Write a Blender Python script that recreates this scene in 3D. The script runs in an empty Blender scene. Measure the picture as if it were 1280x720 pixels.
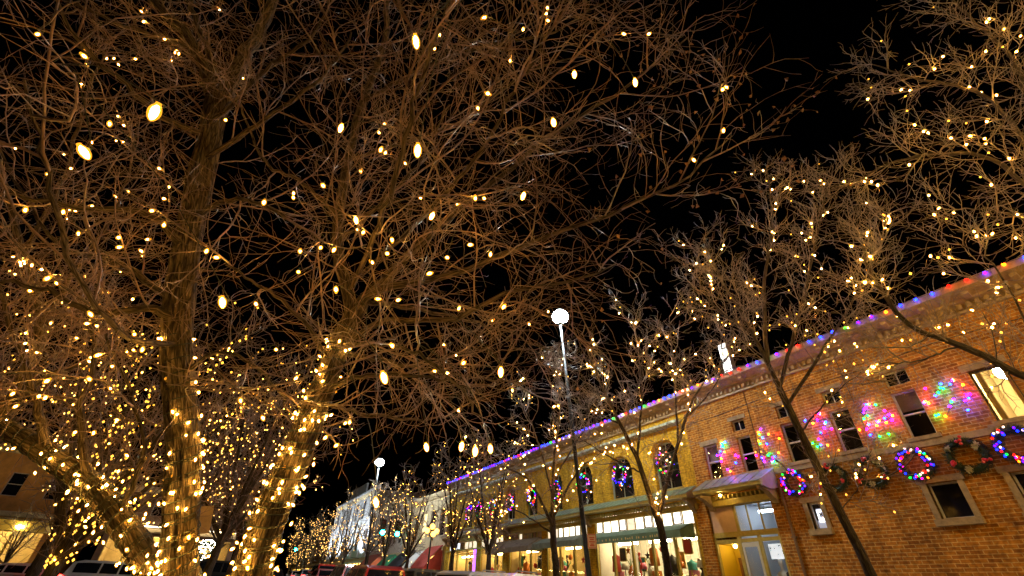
import bpy, math, random
import numpy as np
from mathutils import Matrix, Vector
R_ = math.radians
SC = bpy.context.scene
COL = SC.collection
rng = np.random.default_rng(7)
random.seed(5)

# ------------------------------------------------------------------ camera
CAMZ = 1.4
F, PI_, YA, RO = 541.38, R_(35.013), R_(29.188), R_(2.4626)
cp, sp, cy, sy, cr, sr = math.cos(PI_), math.sin(PI_), math.cos(YA), math.sin(YA), math.cos(RO), math.sin(RO)
cam = bpy.data.cameras.new('camera'); camo = bpy.data.objects.new('camera', cam); COL.objects.link(camo)
cam.sensor_width = 36; cam.lens = F / 1280 * 36; cam.clip_start = 0.05; cam.clip_end = 2000
rt0 = Vector((cy, -sy, 0)); fw = Vector((sy * cp, cy * cp, sp)); up0 = Vector((-sy * sp, -cy * sp, cp))
rt = rt0 * cr + up0 * sr; up = up0 * cr - rt0 * sr
camo.matrix_world = Matrix(((rt.x, up.x, -fw.x, 0), (rt.y, up.y, -fw.y, 0), (rt.z, up.z, -fw.z, CAMZ), (0, 0, 0, 1)))
SC.camera = camo

def ray(x, y):
    a, b = x - 640, 360 - y
    a, b = a * cr - b * sr, a * sr + b * cr
    w = F * cp - b * sp; u = F * sp + b * cp
    return np.array([(a * cy + w * sy), (w * cy - a * sy), u]) / F
def at(x, y, k):            # the point k metres deep along the sight line used when the site was measured
    return ray(x, y) * k + np.array([0, 0, CAMZ])
def on_wall(x, y, R=17.5):
    r = ray(x, y); return r * (R / r[0]) + np.array([0, 0, CAMZ])

def sstep(a, b, x):
    t = np.clip((x - a) / (b - a), 0, 1); return t * t * (3 - 2 * t)
def G(R, A):                # the street climbs gently away from the camera
    return 0.028 * np.clip(A - 5, 0, 45) * (0.45 + 0.55 * sstep(-5, 3, R))

# ------------------------------------------------------------------ helpers
MATS = {}
def nodes(m):
    m.use_nodes = True; nt = m.node_tree; b = nt.nodes['Principled BSDF']; return nt, b
def setc(b, n, v):
    if n in b.inputs: b.inputs[n].default_value = v
def mat(name, col, rough=.7, metal=0., noise=None, bump=None, spec=.5, stretch=(1, 1, 1)):
    if name in MATS: return MATS[name]
    m = bpy.data.materials.new(name); nt, b = nodes(m)
    setc(b, 'Base Color', (*col, 1)); setc(b, 'Roughness', rough); setc(b, 'Metallic', metal); setc(b, 'Specular IOR Level', spec)
    if noise or bump:
        tc = nt.nodes.new('ShaderNodeTexCoord'); mp = nt.nodes.new('ShaderNodeMapping'); nt.links.new(tc.outputs['Object'], mp.inputs[0])
        mp.inputs['Scale'].default_value = stretch
    if noise:
        sc, amt = noise
        n = nt.nodes.new('ShaderNodeTexNoise'); n.inputs['Scale'].default_value = sc; n.inputs['Detail'].default_value = 6; n.inputs['Roughness'].default_value = .65
        nt.links.new(mp.outputs[0], n.inputs['Vector'])
        r = nt.nodes.new('ShaderNodeValToRGB'); r.color_ramp.elements[0].position = .3; r.color_ramp.elements[1].position = .7
        r.color_ramp.elements[0].color = (*[c * (1 - amt) for c in col], 1); r.color_ramp.elements[1].color = (*[min(1, c * (1 + amt)) for c in col], 1)
        nt.links.new(n.outputs['Fac'], r.inputs[0]); nt.links.new(r.outputs[0], b.inputs['Base Color'])
    if bump:
        sc, st = bump
        n = nt.nodes.new('ShaderNodeTexNoise'); n.inputs['Scale'].default_value = sc; n.inputs['Detail'].default_value = 5
        nt.links.new(mp.outputs[0], n.inputs['Vector'])
        bp = nt.nodes.new('ShaderNodeBump'); bp.inputs['Strength'].default_value = st; bp.inputs['Distance'].default_value = .03
        nt.links.new(n.outputs['Fac'], bp.inputs['Height']); nt.links.new(bp.outputs[0], b.inputs['Normal'])
    MATS[name] = m; return m
def emit(name, col, s, sample=True):
    if name in MATS: return MATS[name]
    m = bpy.data.materials.new(name); nt, b = nodes(m)
    setc(b, 'Base Color', (*[min(.8, c) for c in col], 1)); setc(b, 'Emission Color', (*col, 1)); setc(b, 'Emission Strength', s)
    if not sample: m.cycles.emission_sampling = 'NONE'
    MATS[name] = m; return m
def halo(name, col, s, clear):
    """amber coated shell of a bulb: emission paints a glow, the filament shows through"""
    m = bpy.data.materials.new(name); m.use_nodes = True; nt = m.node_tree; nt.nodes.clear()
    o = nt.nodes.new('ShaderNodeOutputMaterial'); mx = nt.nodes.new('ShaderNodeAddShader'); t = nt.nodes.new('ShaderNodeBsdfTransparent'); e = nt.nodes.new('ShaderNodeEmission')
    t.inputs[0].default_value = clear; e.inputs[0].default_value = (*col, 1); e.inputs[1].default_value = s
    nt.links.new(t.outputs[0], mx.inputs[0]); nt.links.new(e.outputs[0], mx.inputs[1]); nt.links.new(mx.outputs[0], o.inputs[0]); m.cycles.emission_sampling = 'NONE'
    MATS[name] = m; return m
def glass_clear():
    if 'glass' in MATS: return MATS['glass']
    m = bpy.data.materials.new('glass'); m.use_nodes = True; nt = m.node_tree; nt.nodes.clear()
    o = nt.nodes.new('ShaderNodeOutputMaterial'); mx = nt.nodes.new('ShaderNodeMixShader'); t = nt.nodes.new('ShaderNodeBsdfTransparent'); g = nt.nodes.new('ShaderNodeBsdfGlossy')
    g.inputs['Roughness'].default_value = .03; mx.inputs[0].default_value = .07; t.inputs[0].default_value = (.95, .97, .96, 1)
    nt.links.new(t.outputs[0], mx.inputs[1]); nt.links.new(g.outputs[0], mx.inputs[2]); nt.links.new(mx.outputs[0], o.inputs[0])
    MATS['glass'] = m; return m

def thing(name, label, cat, loc=(0, 0, 0), rotz=0, group=None, kind=None):
    o = bpy.data.objects.new(name, None); COL.objects.link(o); o.location = loc; o.rotation_euler = (0, 0, rotz)
    o.empty_display_size = .2; o['label'] = label; o['category'] = cat
    if group: o['group'] = group
    if kind: o['kind'] = kind
    return o
def tag(o, label, cat, group=None, kind=None):
    o['label'] = label; o['category'] = cat
    if group: o['group'] = group
    if kind: o['kind'] = kind
    return o
def rootloc(p):
    while p.parent: p = p.parent
    return np.array(p.location)
def link_obj(name, me, parent=None, loc=None):
    o = bpy.data.objects.new(name, me); COL.objects.link(o)
    if parent: o.parent = parent
    if loc is not None: o.location = loc
    return o

class MB:
    """collects faces in world (or local) coordinates; build() links ONE mesh object"""
    def __init__(s): s.V = []; s.Fc = []; s.n = 0
    def add(s, V, Fc):
        V = np.asarray(V, float).reshape(-1, 3)
        s.V.append(V); s.Fc.extend([tuple(int(i) + s.n for i in f) for f in Fc]); s.n += len(V)
    def box(s, x0, x1, y0, y1, z0, z1):
        x0, x1 = sorted((x0, x1)); y0, y1 = sorted((y0, y1)); z0, z1 = sorted((z0, z1))
        s.add([(x0, y0, z0), (x1, y0, z0), (x1, y1, z0), (x0, y1, z0), (x0, y0, z1), (x1, y0, z1), (x1, y1, z1), (x0, y1, z1)],
              [(0, 3, 2, 1), (4, 5, 6, 7), (0, 1, 5, 4), (1, 2, 6, 5), (2, 3, 7, 6), (3, 0, 4, 7)])
    def obox(s, c, ax, ay, az):     # centre and half axes
        c, ax, ay, az = map(np.array, (c, ax, ay, az)); v = []
        for k in (-1, 1):
            for i, j in ((-1, -1), (1, -1), (1, 1), (-1, 1)): v.append(c + i * ax + j * ay + k * az)
        s.add(v, [(0, 3, 2, 1), (4, 5, 6, 7), (0, 1, 5, 4), (1, 2, 6, 5), (2, 3, 7, 6), (3, 0, 4, 7)])
    def quad(s, *p): s.add(p, [tuple(range(len(p)))])
    def tube(s, P, r, m=8, cap=True):
        P = np.asarray(P, float); n = len(P); r = np.broadcast_to(np.asarray(r, float), (n,))
        V, Fc = tubes(P[None], r[None], m); s.add(V, Fc.tolist())
        if cap:
            s.Fc.append(tuple(s.n - len(V) + i for i in range(m))[::-1]); s.Fc.append(tuple(s.n - m + i for i in range(m)))
    def lathe(s, prof, c=(0, 0, 0), m=12, axis=2):   # prof: (radius, height)
        V = []
        for r, h in prof:
            for k in range(m):
                a = 2 * math.pi * k / m; p = [r * math.cos(a), r * math.sin(a), h]
                if axis == 1: p = [p[0], p[2], p[1]]
                if axis == 0: p = [p[2], p[0], p[1]]
                V.append([p[0] + c[0], p[1] + c[1], p[2] + c[2]])
        Fc = []
        for i in range(len(prof) - 1):
            for k in range(m): Fc.append((i * m + k, i * m + (k + 1) % m, (i + 1) * m + (k + 1) % m, (i + 1) * m + k))
        Fc.append(tuple(range(m))[::-1]); Fc.append(tuple(range((len(prof) - 1) * m, len(prof) * m)))
        s.add(V, Fc)
    def prism(s, poly, y0, y1):     # polygon in (x, z), extruded along y
        n = len(poly); V = [(p[0], y0, p[1]) for p in poly] + [(p[0], y1, p[1]) for p in poly]
        Fc = [tuple(range(n)), tuple(range(n, 2 * n))[::-1]] + [(i, i + n, (i + 1) % n + n, (i + 1) % n) for i in range(n)]
        s.add(V, Fc)
    def mesh(s, name, off=None):
        V = np.concatenate(s.V) if s.V else np.zeros((0, 3))
        if off is not None: V = V - off
        me = bpy.data.meshes.new(name); me.from_pydata(V.tolist(), [], s.Fc); me.update(); return me
    def build(s, name, m, parent=None, smooth=False, local=False):
        off = None if (local or parent is None) else rootloc(parent)
        me = s.mesh(name, off); me.materials.append(m)
        if smooth: me.polygons.foreach_set('use_smooth', [True] * len(me.polygons))
        return link_obj(name, me, parent)

def norm(v): return v / (np.linalg.norm(v, axis=-1, keepdims=True) + 1e-9)
def tubes(P, r, m):
    """P (N,S,3), r (N,S): swept tubes -> verts, quads"""
    N, S, _ = P.shape
    T = np.empty_like(P); T[:, 1:-1] = P[:, 2:] - P[:, :-2]; T[:, 0] = P[:, 1] - P[:, 0]; T[:, -1] = P[:, -1] - P[:, -2]; T = norm(T)
    ref = np.where(np.abs(T[:, :1, 2:3]) > .8, np.array([1., 0, 0]), np.array([0, 0, 1.]))
    u = norm(np.cross(T[:, 0], ref[:, 0])); U = np.empty_like(P)
    for i in range(S):
        u = norm(u - T[:, i] * np.sum(u * T[:, i], -1, keepdims=True)); U[:, i] = u
    W = np.cross(T, U); a = np.arange(m) * 2 * np.pi / m
    V = P[:, :, None] + r[:, :, None, None] * (np.cos(a)[None, None, :, None] * U[:, :, None] + np.sin(a)[None, None, :, None] * W[:, :, None])
    idx = np.arange(N * S * m).reshape(N, S, m)
    A = idx[:, :-1]; B = idx[:, 1:]
    Q = np.stack([A, np.roll(A, -1, 2), np.roll(B, -1, 2), B], -1).reshape(-1, 4)
    return V.reshape(-1, 3), Q
def fast_mesh(name, chunks, m, parent=None, smooth=True):
    """chunks of (verts, faces with one width) -> one mesh object"""
    off = rootloc(parent) if parent else np.zeros(3)
    V = np.concatenate([c[0] for c in chunks]) - off; base = 0; loops = []; starts = []; ls = 0
    for v, f in [c[:2] for c in chunks]:
        f = np.asarray(f) + base; base += len(v); w = f.shape[1]
        loops.append(f.ravel()); starts.append(ls + np.arange(len(f)) * w); ls += f.size
    loops = np.concatenate(loops).astype(np.int32); starts = np.concatenate(starts).astype(np.int32)
    me = bpy.data.meshes.new(name); me.vertices.add(len(V)); me.vertices.foreach_set('co', V.astype(np.float32).ravel())
    me.loops.add(len(loops)); me.loops.foreach_set('vertex_index', loops); me.polygons.add(len(starts)); me.polygons.foreach_set('loop_start', starts)
    me.update(calc_edges=True); me.validate()
    if smooth: me.polygons.foreach_set('use_smooth', np.ones(len(me.polygons), bool))
    me.materials.append(m)
    if len(chunks[0]) > 2: me.attributes.new('stem', 'FLOAT_VECTOR', 'POINT').data.foreach_set('vector', np.concatenate([c[2] for c in chunks]).astype(np.float32).ravel())
    return link_obj(name, me, parent)

def spline(pts, n):
    """Catmull-Rom through pts (k,d) -> n samples"""
    p = np.asarray(pts, float); k = len(p); p = np.vstack([2 * p[0] - p[1], p, 2 * p[-1] - p[-2]])
    t = np.linspace(0, k - 1 - 1e-6, n); i = t.astype(int); f = (t - i)[:, None]
    a, b, c, d = p[i], p[i + 1], p[i + 2], p[i + 3]
    return .5 * (2 * b + (c - a) * f + (2 * a - 5 * b + 4 * c - d) * f ** 2 + (3 * b - a - 3 * c + d) * f ** 3)

# ------------------------------------------------------------------ materials
def bark_mat(name, c0, c1, sc=1.0):
    """bark laid along the stem: the mesh stores (around, around, along) per vertex"""
    m = bpy.data.materials.new(name); nt, b = nodes(m); setc(b, 'Roughness', .85); setc(b, 'Specular IOR Level', .3)
    at_ = nt.nodes.new('ShaderNodeAttribute'); at_.attribute_name = 'stem'
    mp = nt.nodes.new('ShaderNodeMapping'); nt.links.new(at_.outputs['Vector'], mp.inputs[0]); mp.inputs['Scale'].default_value = (17 * sc, 17 * sc, 2.1 * sc)
    n0 = nt.nodes.new('ShaderNodeTexNoise'); n0.inputs['Scale'].default_value = 1.1; n0.inputs['Detail'].default_value = 3; nt.links.new(mp.outputs[0], n0.inputs['Vector'])
    ad = nt.nodes.new('ShaderNodeVectorMath'); ad.operation = 'MULTIPLY_ADD'; ad.inputs[1].default_value = (.9, .9, .5); nt.links.new(n0.outputs['Color'], ad.inputs[0]); nt.links.new(mp.outputs[0], ad.inputs[2])
    v = nt.nodes.new('ShaderNodeTexVoronoi'); v.feature = 'DISTANCE_TO_EDGE'; v.inputs['Scale'].default_value = 1.5; v.inputs['Randomness'].default_value = 1; nt.links.new(ad.outputs[0], v.inputs['Vector'])
    vr = nt.nodes.new('ShaderNodeMapRange'); vr.inputs['From Min'].default_value = .0; vr.inputs['From Max'].default_value = .16; nt.links.new(v.outputs['Distance'], vr.inputs['Value'])
    n = nt.nodes.new('ShaderNodeTexNoise'); n.inputs['Scale'].default_value = 2.6; n.inputs['Detail'].default_value = 9; n.inputs['Roughness'].default_value = .72; nt.links.new(ad.outputs[0], n.inputs['Vector'])
    n2 = nt.nodes.new('ShaderNodeTexNoise'); n2.inputs['Scale'].default_value = .35; n2.inputs['Detail'].default_value = 2; nt.links.new(mp.outputs[0], n2.inputs['Vector'])
    nr = nt.nodes.new('ShaderNodeMapRange'); nr.inputs['From Min'].default_value = .32; nr.inputs['From Max'].default_value = .68; nt.links.new(n.outputs['Fac'], nr.inputs['Value'])
    ml = nt.nodes.new('ShaderNodeMath'); ml.operation = 'MULTIPLY'; nt.links.new(vr.outputs[0], ml.inputs[0]); nt.links.new(nr.outputs[0], ml.inputs[1])
    m2 = nt.nodes.new('ShaderNodeMath'); m2.operation = 'MULTIPLY'; m2.inputs[1].default_value = 1.5; nt.links.new(n2.outputs['Fac'], m2.inputs[0])
    m3 = nt.nodes.new('ShaderNodeMath'); m3.operation = 'MULTIPLY'; nt.links.new(ml.outputs[0], m3.inputs[0]); nt.links.new(m2.outputs[0], m3.inputs[1])
    cr_ = nt.nodes.new('ShaderNodeValToRGB'); cr_.color_ramp.elements[0].position = .0; cr_.color_ramp.elements[1].position = .8
    cr_.color_ramp.elements[0].color = (*c0, 1); cr_.color_ramp.elements[1].color = (*c1, 1)
    nt.links.new(m3.outputs[0], cr_.inputs[0]); nt.links.new(cr_.outputs[0], b.inputs['Base Color'])
    bp = nt.nodes.new('ShaderNodeBump'); bp.inputs['Strength'].default_value = 1.0; bp.inputs['Distance'].default_value = .035
    nt.links.new(ml.outputs[0], bp.inputs['Height']); nt.links.new(bp.outputs[0], b.inputs['Normal'])
    MATS[name] = m; return m
BARK = bark_mat('shaggy bark', (.016, .010, .006), (.34, .25, .15))
BARK2 = bark_mat('street tree bark', (.03, .022, .016), (.17, .13, .09), .8)
TWIG = mat('warm brown twig', (.19, .112, .078), .34, noise=(5, .9), spec=.8)
TWIG2 = mat('grey brown twig', (.19, .14, .10), .4, noise=(6, .7), spec=.7)
CORD = mat('dark green cord', (.012, .018, .012), .6)

def brick_mat(name, c1, c2, mort, bw=.29, rh=.098, rot=False):
    m = bpy.data.materials.new(name); nt, b = nodes(m); setc(b, 'Roughness', .85); setc(b, 'Specular IOR Level', .25)
    tc = nt.nodes.new('ShaderNodeTexCoord'); sx = nt.nodes.new('ShaderNodeSeparateXYZ'); cb = nt.nodes.new('ShaderNodeCombineXYZ')
    nt.links.new(tc.outputs['Object'], sx.inputs[0])
    ad = nt.nodes.new('ShaderNodeMath'); ad.operation = 'ADD'; nt.links.new(sx.outputs['X'], ad.inputs[0]); nt.links.new(sx.outputs['Y'], ad.inputs[1])
    nt.links.new(ad.outputs[0], cb.inputs[0]); nt.links.new(sx.outputs['Z'], cb.inputs[1])
    br = nt.nodes.new('ShaderNodeTexBrick'); nt.links.new(cb.outputs[0], br.inputs['Vector'])
    br.inputs['Scale'].default_value = 1; br.inputs['Brick Width'].default_value = bw; br.inputs['Row Height'].default_value = rh; br.inputs['Mortar Size'].default_value = .011
    br.inputs['Color1'].default_value = (*c1, 1); br.inputs['Color2'].default_value = (*c2, 1); br.inputs['Mortar'].default_value = (*mort, 1); br.inputs['Bias'].default_value = -.1
    n = nt.nodes.new('ShaderNodeTexNoise'); n.inputs['Scale'].default_value = 1.3; n.inputs['Detail'].default_value = 7; nt.links.new(tc.outputs['Object'], n.inputs['Vector'])
    rp = nt.nodes.new('ShaderNodeValToRGB'); rp.color_ramp.elements[0].color = (.72, .70, .68, 1); rp.color_ramp.elements[1].color = (1.25, 1.2, 1.15, 1); rp.color_ramp.elements[0].position = .3; rp.color_ramp.elements[1].position = .7
    nt.links.new(n.outputs['Fac'], rp.inputs[0])
    mx = nt.nodes.new('ShaderNodeMix'); mx.data_type = 'RGBA'; mx.blend_type = 'MULTIPLY'; mx.inputs[0].default_value = 1
    nt.links.new(br.outputs['Color'], mx.inputs[6]); nt.links.new(rp.outputs[0], mx.inputs[7])
    mp = nt.nodes.new('ShaderNodeMapping'); mp.inputs['Scale'].default_value = (1, 2.2, .35); nt.links.new(tc.outputs['Object'], mp.inputs[0])
    n2 = nt.nodes.new('ShaderNodeTexNoise'); n2.inputs['Scale'].default_value = 1.0; n2.inputs['Detail'].default_value = 9; n2.inputs['Roughness'].default_value = .68; nt.links.new(mp.outputs[0], n2.inputs['Vector'])
    r2 = nt.nodes.new('ShaderNodeValToRGB'); r2.color_ramp.elements[0].color = (.66, .62, .58, 1); r2.color_ramp.elements[1].color = (1, 1, 1, 1); r2.color_ramp.elements[0].position = .36; r2.color_ramp.elements[1].position = .52; nt.links.new(n2.outputs['Fac'], r2.inputs[0])
    n3 = nt.nodes.new('ShaderNodeTexNoise'); n3.inputs['Scale'].default_value = 9; n3.inputs['Detail'].default_value = 2; nt.links.new(cb.outputs[0], n3.inputs['Vector'])
    r3 = nt.nodes.new('ShaderNodeValToRGB'); r3.color_ramp.elements[0].color = (.72, .66, .6, 1); r3.color_ramp.elements[1].color = (1.2, 1.15, 1.05, 1); r3.color_ramp.elements[0].position = .35; r3.color_ramp.elements[1].position = .6; nt.links.new(n3.outputs['Fac'], r3.inputs[0])
    mxb = nt.nodes.new('ShaderNodeMix'); mxb.data_type = 'RGBA'; mxb.blend_type = 'MULTIPLY'; mxb.inputs[0].default_value = 1; nt.links.new(mx.outputs[2], mxb.inputs[6]); nt.links.new(r2.outputs[0], mxb.inputs[7])
    mxc = nt.nodes.new('ShaderNodeMix'); mxc.data_type = 'RGBA'; mxc.blend_type = 'MULTIPLY'; mxc.inputs[0].default_value = 1; nt.links.new(mxb.outputs[2], mxc.inputs[6]); nt.links.new(r3.outputs[0], mxc.inputs[7])
    nt.links.new(mxc.outputs[2], b.inputs['Base Color'])
    bp = nt.nodes.new('ShaderNodeBump'); bp.inputs['Strength'].default_value = .7; bp.inputs['Distance'].default_value = .012; bp.invert = True
    nt.links.new(br.outputs['Fac'], bp.inputs['Height']); nt.links.new(bp.outputs[0], b.inputs['Normal'])
    MATS[name] = m; return m
BRICK = brick_mat('orange brown brick', (.47, .205, .022), (.26, .10, .014), (.55, .38, .12))
YBRICK = brick_mat('painted yellow brick', (.68, .46, .035), (.60, .39, .03), (.5, .32, .03))
CREAM = mat('cream stucco', (.62, .50, .30), .8, noise=(2, .25), bump=(40, .2))
STONE = mat('tan stone trim', (.32, .235, .12), .8, noise=(6, .35), bump=(50, .3))
CORN = mat('painted cornice', (.34, .23, .10), .6, noise=(4, .35))
OLIVE = mat('olive painted wood', (.42, .33, .07), .5, noise=(8, .2))
GREENR = mat('verdigris metal roof', (.20, .30, .17), .45, noise=(5, .5))
TILEG = mat('grey green roof panels', (.20, .21, .16), .45, noise=(5, .35))
DGLASS = mat('dark window glass', (.008, .008, .014), .05, spec=.7)
FRAMEW = mat('pale window frame', (.50, .46, .42), .5, noise=(10, .2))
FRAMED = mat('dark window frame', (.035, .028, .022), .4)
WHITEP = mat('white plaster', (.75, .72, .66), .8, noise=(3, .1))
WARMP = mat('warm plaster', (.72, .55, .28), .8, noise=(3, .15))
METALD = mat('dark painted steel', (.035, .04, .04), .4, .6, noise=(12, .3))
METALG = mat('galvanised steel', (.32, .34, .34), .4, .8, noise=(15, .25))
ASPH = mat('asphalt', (.05, .048, .046), .75, noise=(30, .4), bump=(180, .35))
CONC = mat('sidewalk concrete', (.30, .28, .25), .85, noise=(3, .3), bump=(60, .3))
PAINTW = mat('white road paint', (.70, .70, .66), .6, noise=(20, .2)); PAINTY = mat('yellow road paint', (.65, .42, .05), .6, noise=(20, .2))
SOIL = mat('dark bark mulch', (.05, .032, .02), .95, noise=(25, .6), bump=(60, .8))
GLASS = glass_clear()
def glass_mirrory():
    m = GLASS.copy(); m.name = 'reflecting glass'; [n for n in m.node_tree.nodes if n.type == 'MIX_SHADER'][0].inputs[0].default_value = .22; return m
UGLASS = glass_mirrory()
NEEDLE = mat('dark green needles', (.012, .03, .010), .6, noise=(20, .5))

WARM = (1.0, .54, .11)
AMB = (1, .38, .025)
B_NEAR = emit('warm filament', WARM, 420); B_CROWN = emit('warm filament in crown', WARM, 150); B_CRS = emit('warm filament of small crown bulb', WARM, 420); B_ST = emit('warm filament on street tree', WARM, 460)
HALO = halo('amber painted halo', (1, .40, .025), .85, (.9, .8, .55, 1))
B_SMALL = emit('small warm bulb', (1, .48, .05), 3.2); B_SMF = emit('warm filament in small bulb', WARM, 60)
B_FAR = emit('warm bulb far off', (1, .52, .12), 7)
CB = {'red': (1, .003, .001), 'blue': (.002, .012, 1), 'green': (.001, .8, .03), 'amber': (1, .16, .002), 'purple': (.055, .001, 1), 'white': (1, .62, .5), 'pink': (1, .002, .34)}
CBM = {k: emit(k + ' bulb', v, {'blue': 34, 'purple': 30}.get(k, 13)) for k, v in CB.items()}
CBH = {k: emit(k + ' bright bulb', v, {'blue': 110, 'purple': 120, 'white': 14, 'red': 40, 'pink': 34, 'amber': 44}.get(k, 46)) for k, v in CB.items()}

def bulb_mesh(name, r, h, m, segs=8):
    b = MB(); b.lathe([(r * .45, h * .5), (r * .5, h * .38), (r * .8, h * .26), (r * .98, h * .1), (r, -h * .05), (r * .9, -h * .2), (r * .66, -h * .35), (r * .38, -h * .45), (r * .08, -h * .5)], m=segs)
    me = b.mesh(name); me.materials.append(m); me.polygons.foreach_set('use_smooth', [True] * len(me.polygons)); return me
def lamp_mesh(r, h, fil, segs, q=1.0):      # coated shell painting a glow round the hot filament
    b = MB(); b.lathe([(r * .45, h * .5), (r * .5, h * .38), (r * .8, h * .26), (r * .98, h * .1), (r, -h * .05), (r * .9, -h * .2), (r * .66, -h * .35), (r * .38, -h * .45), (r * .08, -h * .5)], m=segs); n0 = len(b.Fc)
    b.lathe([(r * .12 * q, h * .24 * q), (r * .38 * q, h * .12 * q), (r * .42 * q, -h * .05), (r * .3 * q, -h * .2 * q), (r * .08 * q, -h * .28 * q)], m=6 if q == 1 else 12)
    me = b.mesh('bulb'); me.materials.append(HALO); me.materials.append(fil); me.polygons.foreach_set('use_smooth', [True] * len(me.polygons)); me.polygons.foreach_set('material_index', [0] * n0 + [1] * (len(b.Fc) - n0)); return me
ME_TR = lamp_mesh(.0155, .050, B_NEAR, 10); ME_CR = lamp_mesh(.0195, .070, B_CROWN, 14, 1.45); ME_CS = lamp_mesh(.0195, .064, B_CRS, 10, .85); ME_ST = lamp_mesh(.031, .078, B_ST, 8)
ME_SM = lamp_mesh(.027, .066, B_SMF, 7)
ME_CB = {k: bulb_mesh('bulb', .034, .075, m, 7) for k, m in CBM.items()}
ME_CH = {k: bulb_mesh('bulb', .032, .075, m, 8) for k, m in CBH.items()}
def put_bulb(me, p, parent, tilt=.5):
    o = bpy.data.objects.new('bulb', me); COL.objects.link(o); o.parent = parent; o.location = np.asarray(p) - rootloc(parent)
    o.rotation_euler = (random.gauss(0, tilt), random.gauss(0, tilt), random.uniform(0, 6.28)); return o
OCT = np.array([(1, 0, 0), (-1, 0, 0), (0, 1, 0), (0, -1, 0), (0, 0, 1.3), (0, 0, -1.3)], float)
OCF = np.array([(0, 2, 4), (2, 1, 4), (1, 3, 4), (3, 0, 4), (2, 0, 5), (1, 2, 5), (3, 1, 5), (0, 3, 5)])
def bulb_cloud(P, r):
    P = np.asarray(P); n = len(P); rr = np.broadcast_to(np.asarray(r), (n,))
    V = (P[:, None] + OCT[None] * rr[:, None, None]).reshape(-1, 3); Fc = (OCF[None] + (np.arange(n) * 6)[:, None, None]).reshape(-1, 3)
    return V, Fc

# ------------------------------------------------------------------ world: night sky
w = bpy.data.worlds.new('World'); SC.world = w; w.use_nodes = True
nt = w.node_tree; bg = nt.nodes['Background']; sky = nt.nodes.new('ShaderNodeTexSky'); sky.sky_type = 'NISHITA'; sky.sun_disc = False
sky.sun_elevation = R_(-4); sky.sun_rotation = R_(200); nt.links.new(sky.outputs[0], bg.inputs[0]); bg.inputs[1].default_value = .008

# ------------------------------------------------------------------ ground, road, pavements
def sheet(name, R0, R1, A0, A1, m, dz, step=2.0, kerb=0, cat=None):
    rs = np.linspace(R0, R1, max(2, int((R1 - R0) / step) + 1)); as_ = np.linspace(A0, A1, max(2, int((A1 - A0) / step) + 1))
    RR, AA = np.meshgrid(rs, as_, indexing='ij'); Z = G(RR, AA) + dz; n, k = RR.shape
    mb = MB(); idx = np.arange(n * k).reshape(n, k)
    Fc = np.stack([idx[:-1, :-1], idx[1:, :-1], idx[1:, 1:], idx[:-1, 1:]], -1).reshape(-1, 4)
    mb.add(np.stack([RR, AA, Z], -1).reshape(-1, 3), Fc.tolist())
    if kerb:
        for rr, aa in ((np.full(k, R0), as_), (np.full(k, R1), as_), (rs, np.full(n, A0)), (rs, np.full(n, A1))):
            z = G(rr, aa) + dz; q = len(rr)
            mb.add(np.concatenate([np.stack([rr, aa, z], -1), np.stack([rr, aa, z - kerb], -1)]), [(i, i + 1, i + 1 + q, i + q) for i in range(q - 1)])
    o = mb.build(name, m); o['kind'] = 'structure'; return o
sheet('ground', -220, 220, -80, 420, mat('dark ground', (.03, .028, .026), .9, noise=(.5, .4)), -.16, 5)
sheet('road', 1.8, 11.6, -60, 260, ASPH, -.13, 1.2)
sheet('side_street', -120, 1.8, 26, 41, ASPH, -.126, 1.5)
sheet('sidewalk', 11.6, 17.6, -60, 260, CONC, 0, 1.5, .14)
sheet('corner_sidewalk', -60, 1.8, -60, 26, CONC, 0, 1.5, .14)
sheet('far_sidewalk', -120, 1.8, 41, 260, CONC, 0, 1.5, .14)
sheet('planting_bed', -2.6, 1.2, 4.2, 8.6, SOIL, .02, .6, .03)
mk = MB()
def mark(mb, R0, R1, A0, A1):
    as_ = np.linspace(A0, A1, max(2, int((A1 - A0) / 2) + 1))
    for a, b in zip(as_[:-1], as_[1:]): mb.quad(*[(r, q, G(r, q) - .118) for r, q in ((R0, a), (R1, a), (R1, b), (R0, b))])
mark(mk, 4.30, 4.42, -40, 200); mark(mk, 4.52, 4.64, -40, 200); o = mk.build('centre_line_marking', PAINTY); o['kind'] = 'structure'
mk = MB()
for i in range(22):
    a = 4 + i * 2.6
    q = [(7.2, a), (7.2, a + .12), (11.5, a + 2.6), (11.5, a + 2.48)]
    mk.quad(*[(r, y, G(r, y) - .118) for r, y in (q[0], q[3], q[2], q[1])])
o = mk.build('parking_bay_marking', PAINTW); o['kind'] = 'structure'

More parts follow.
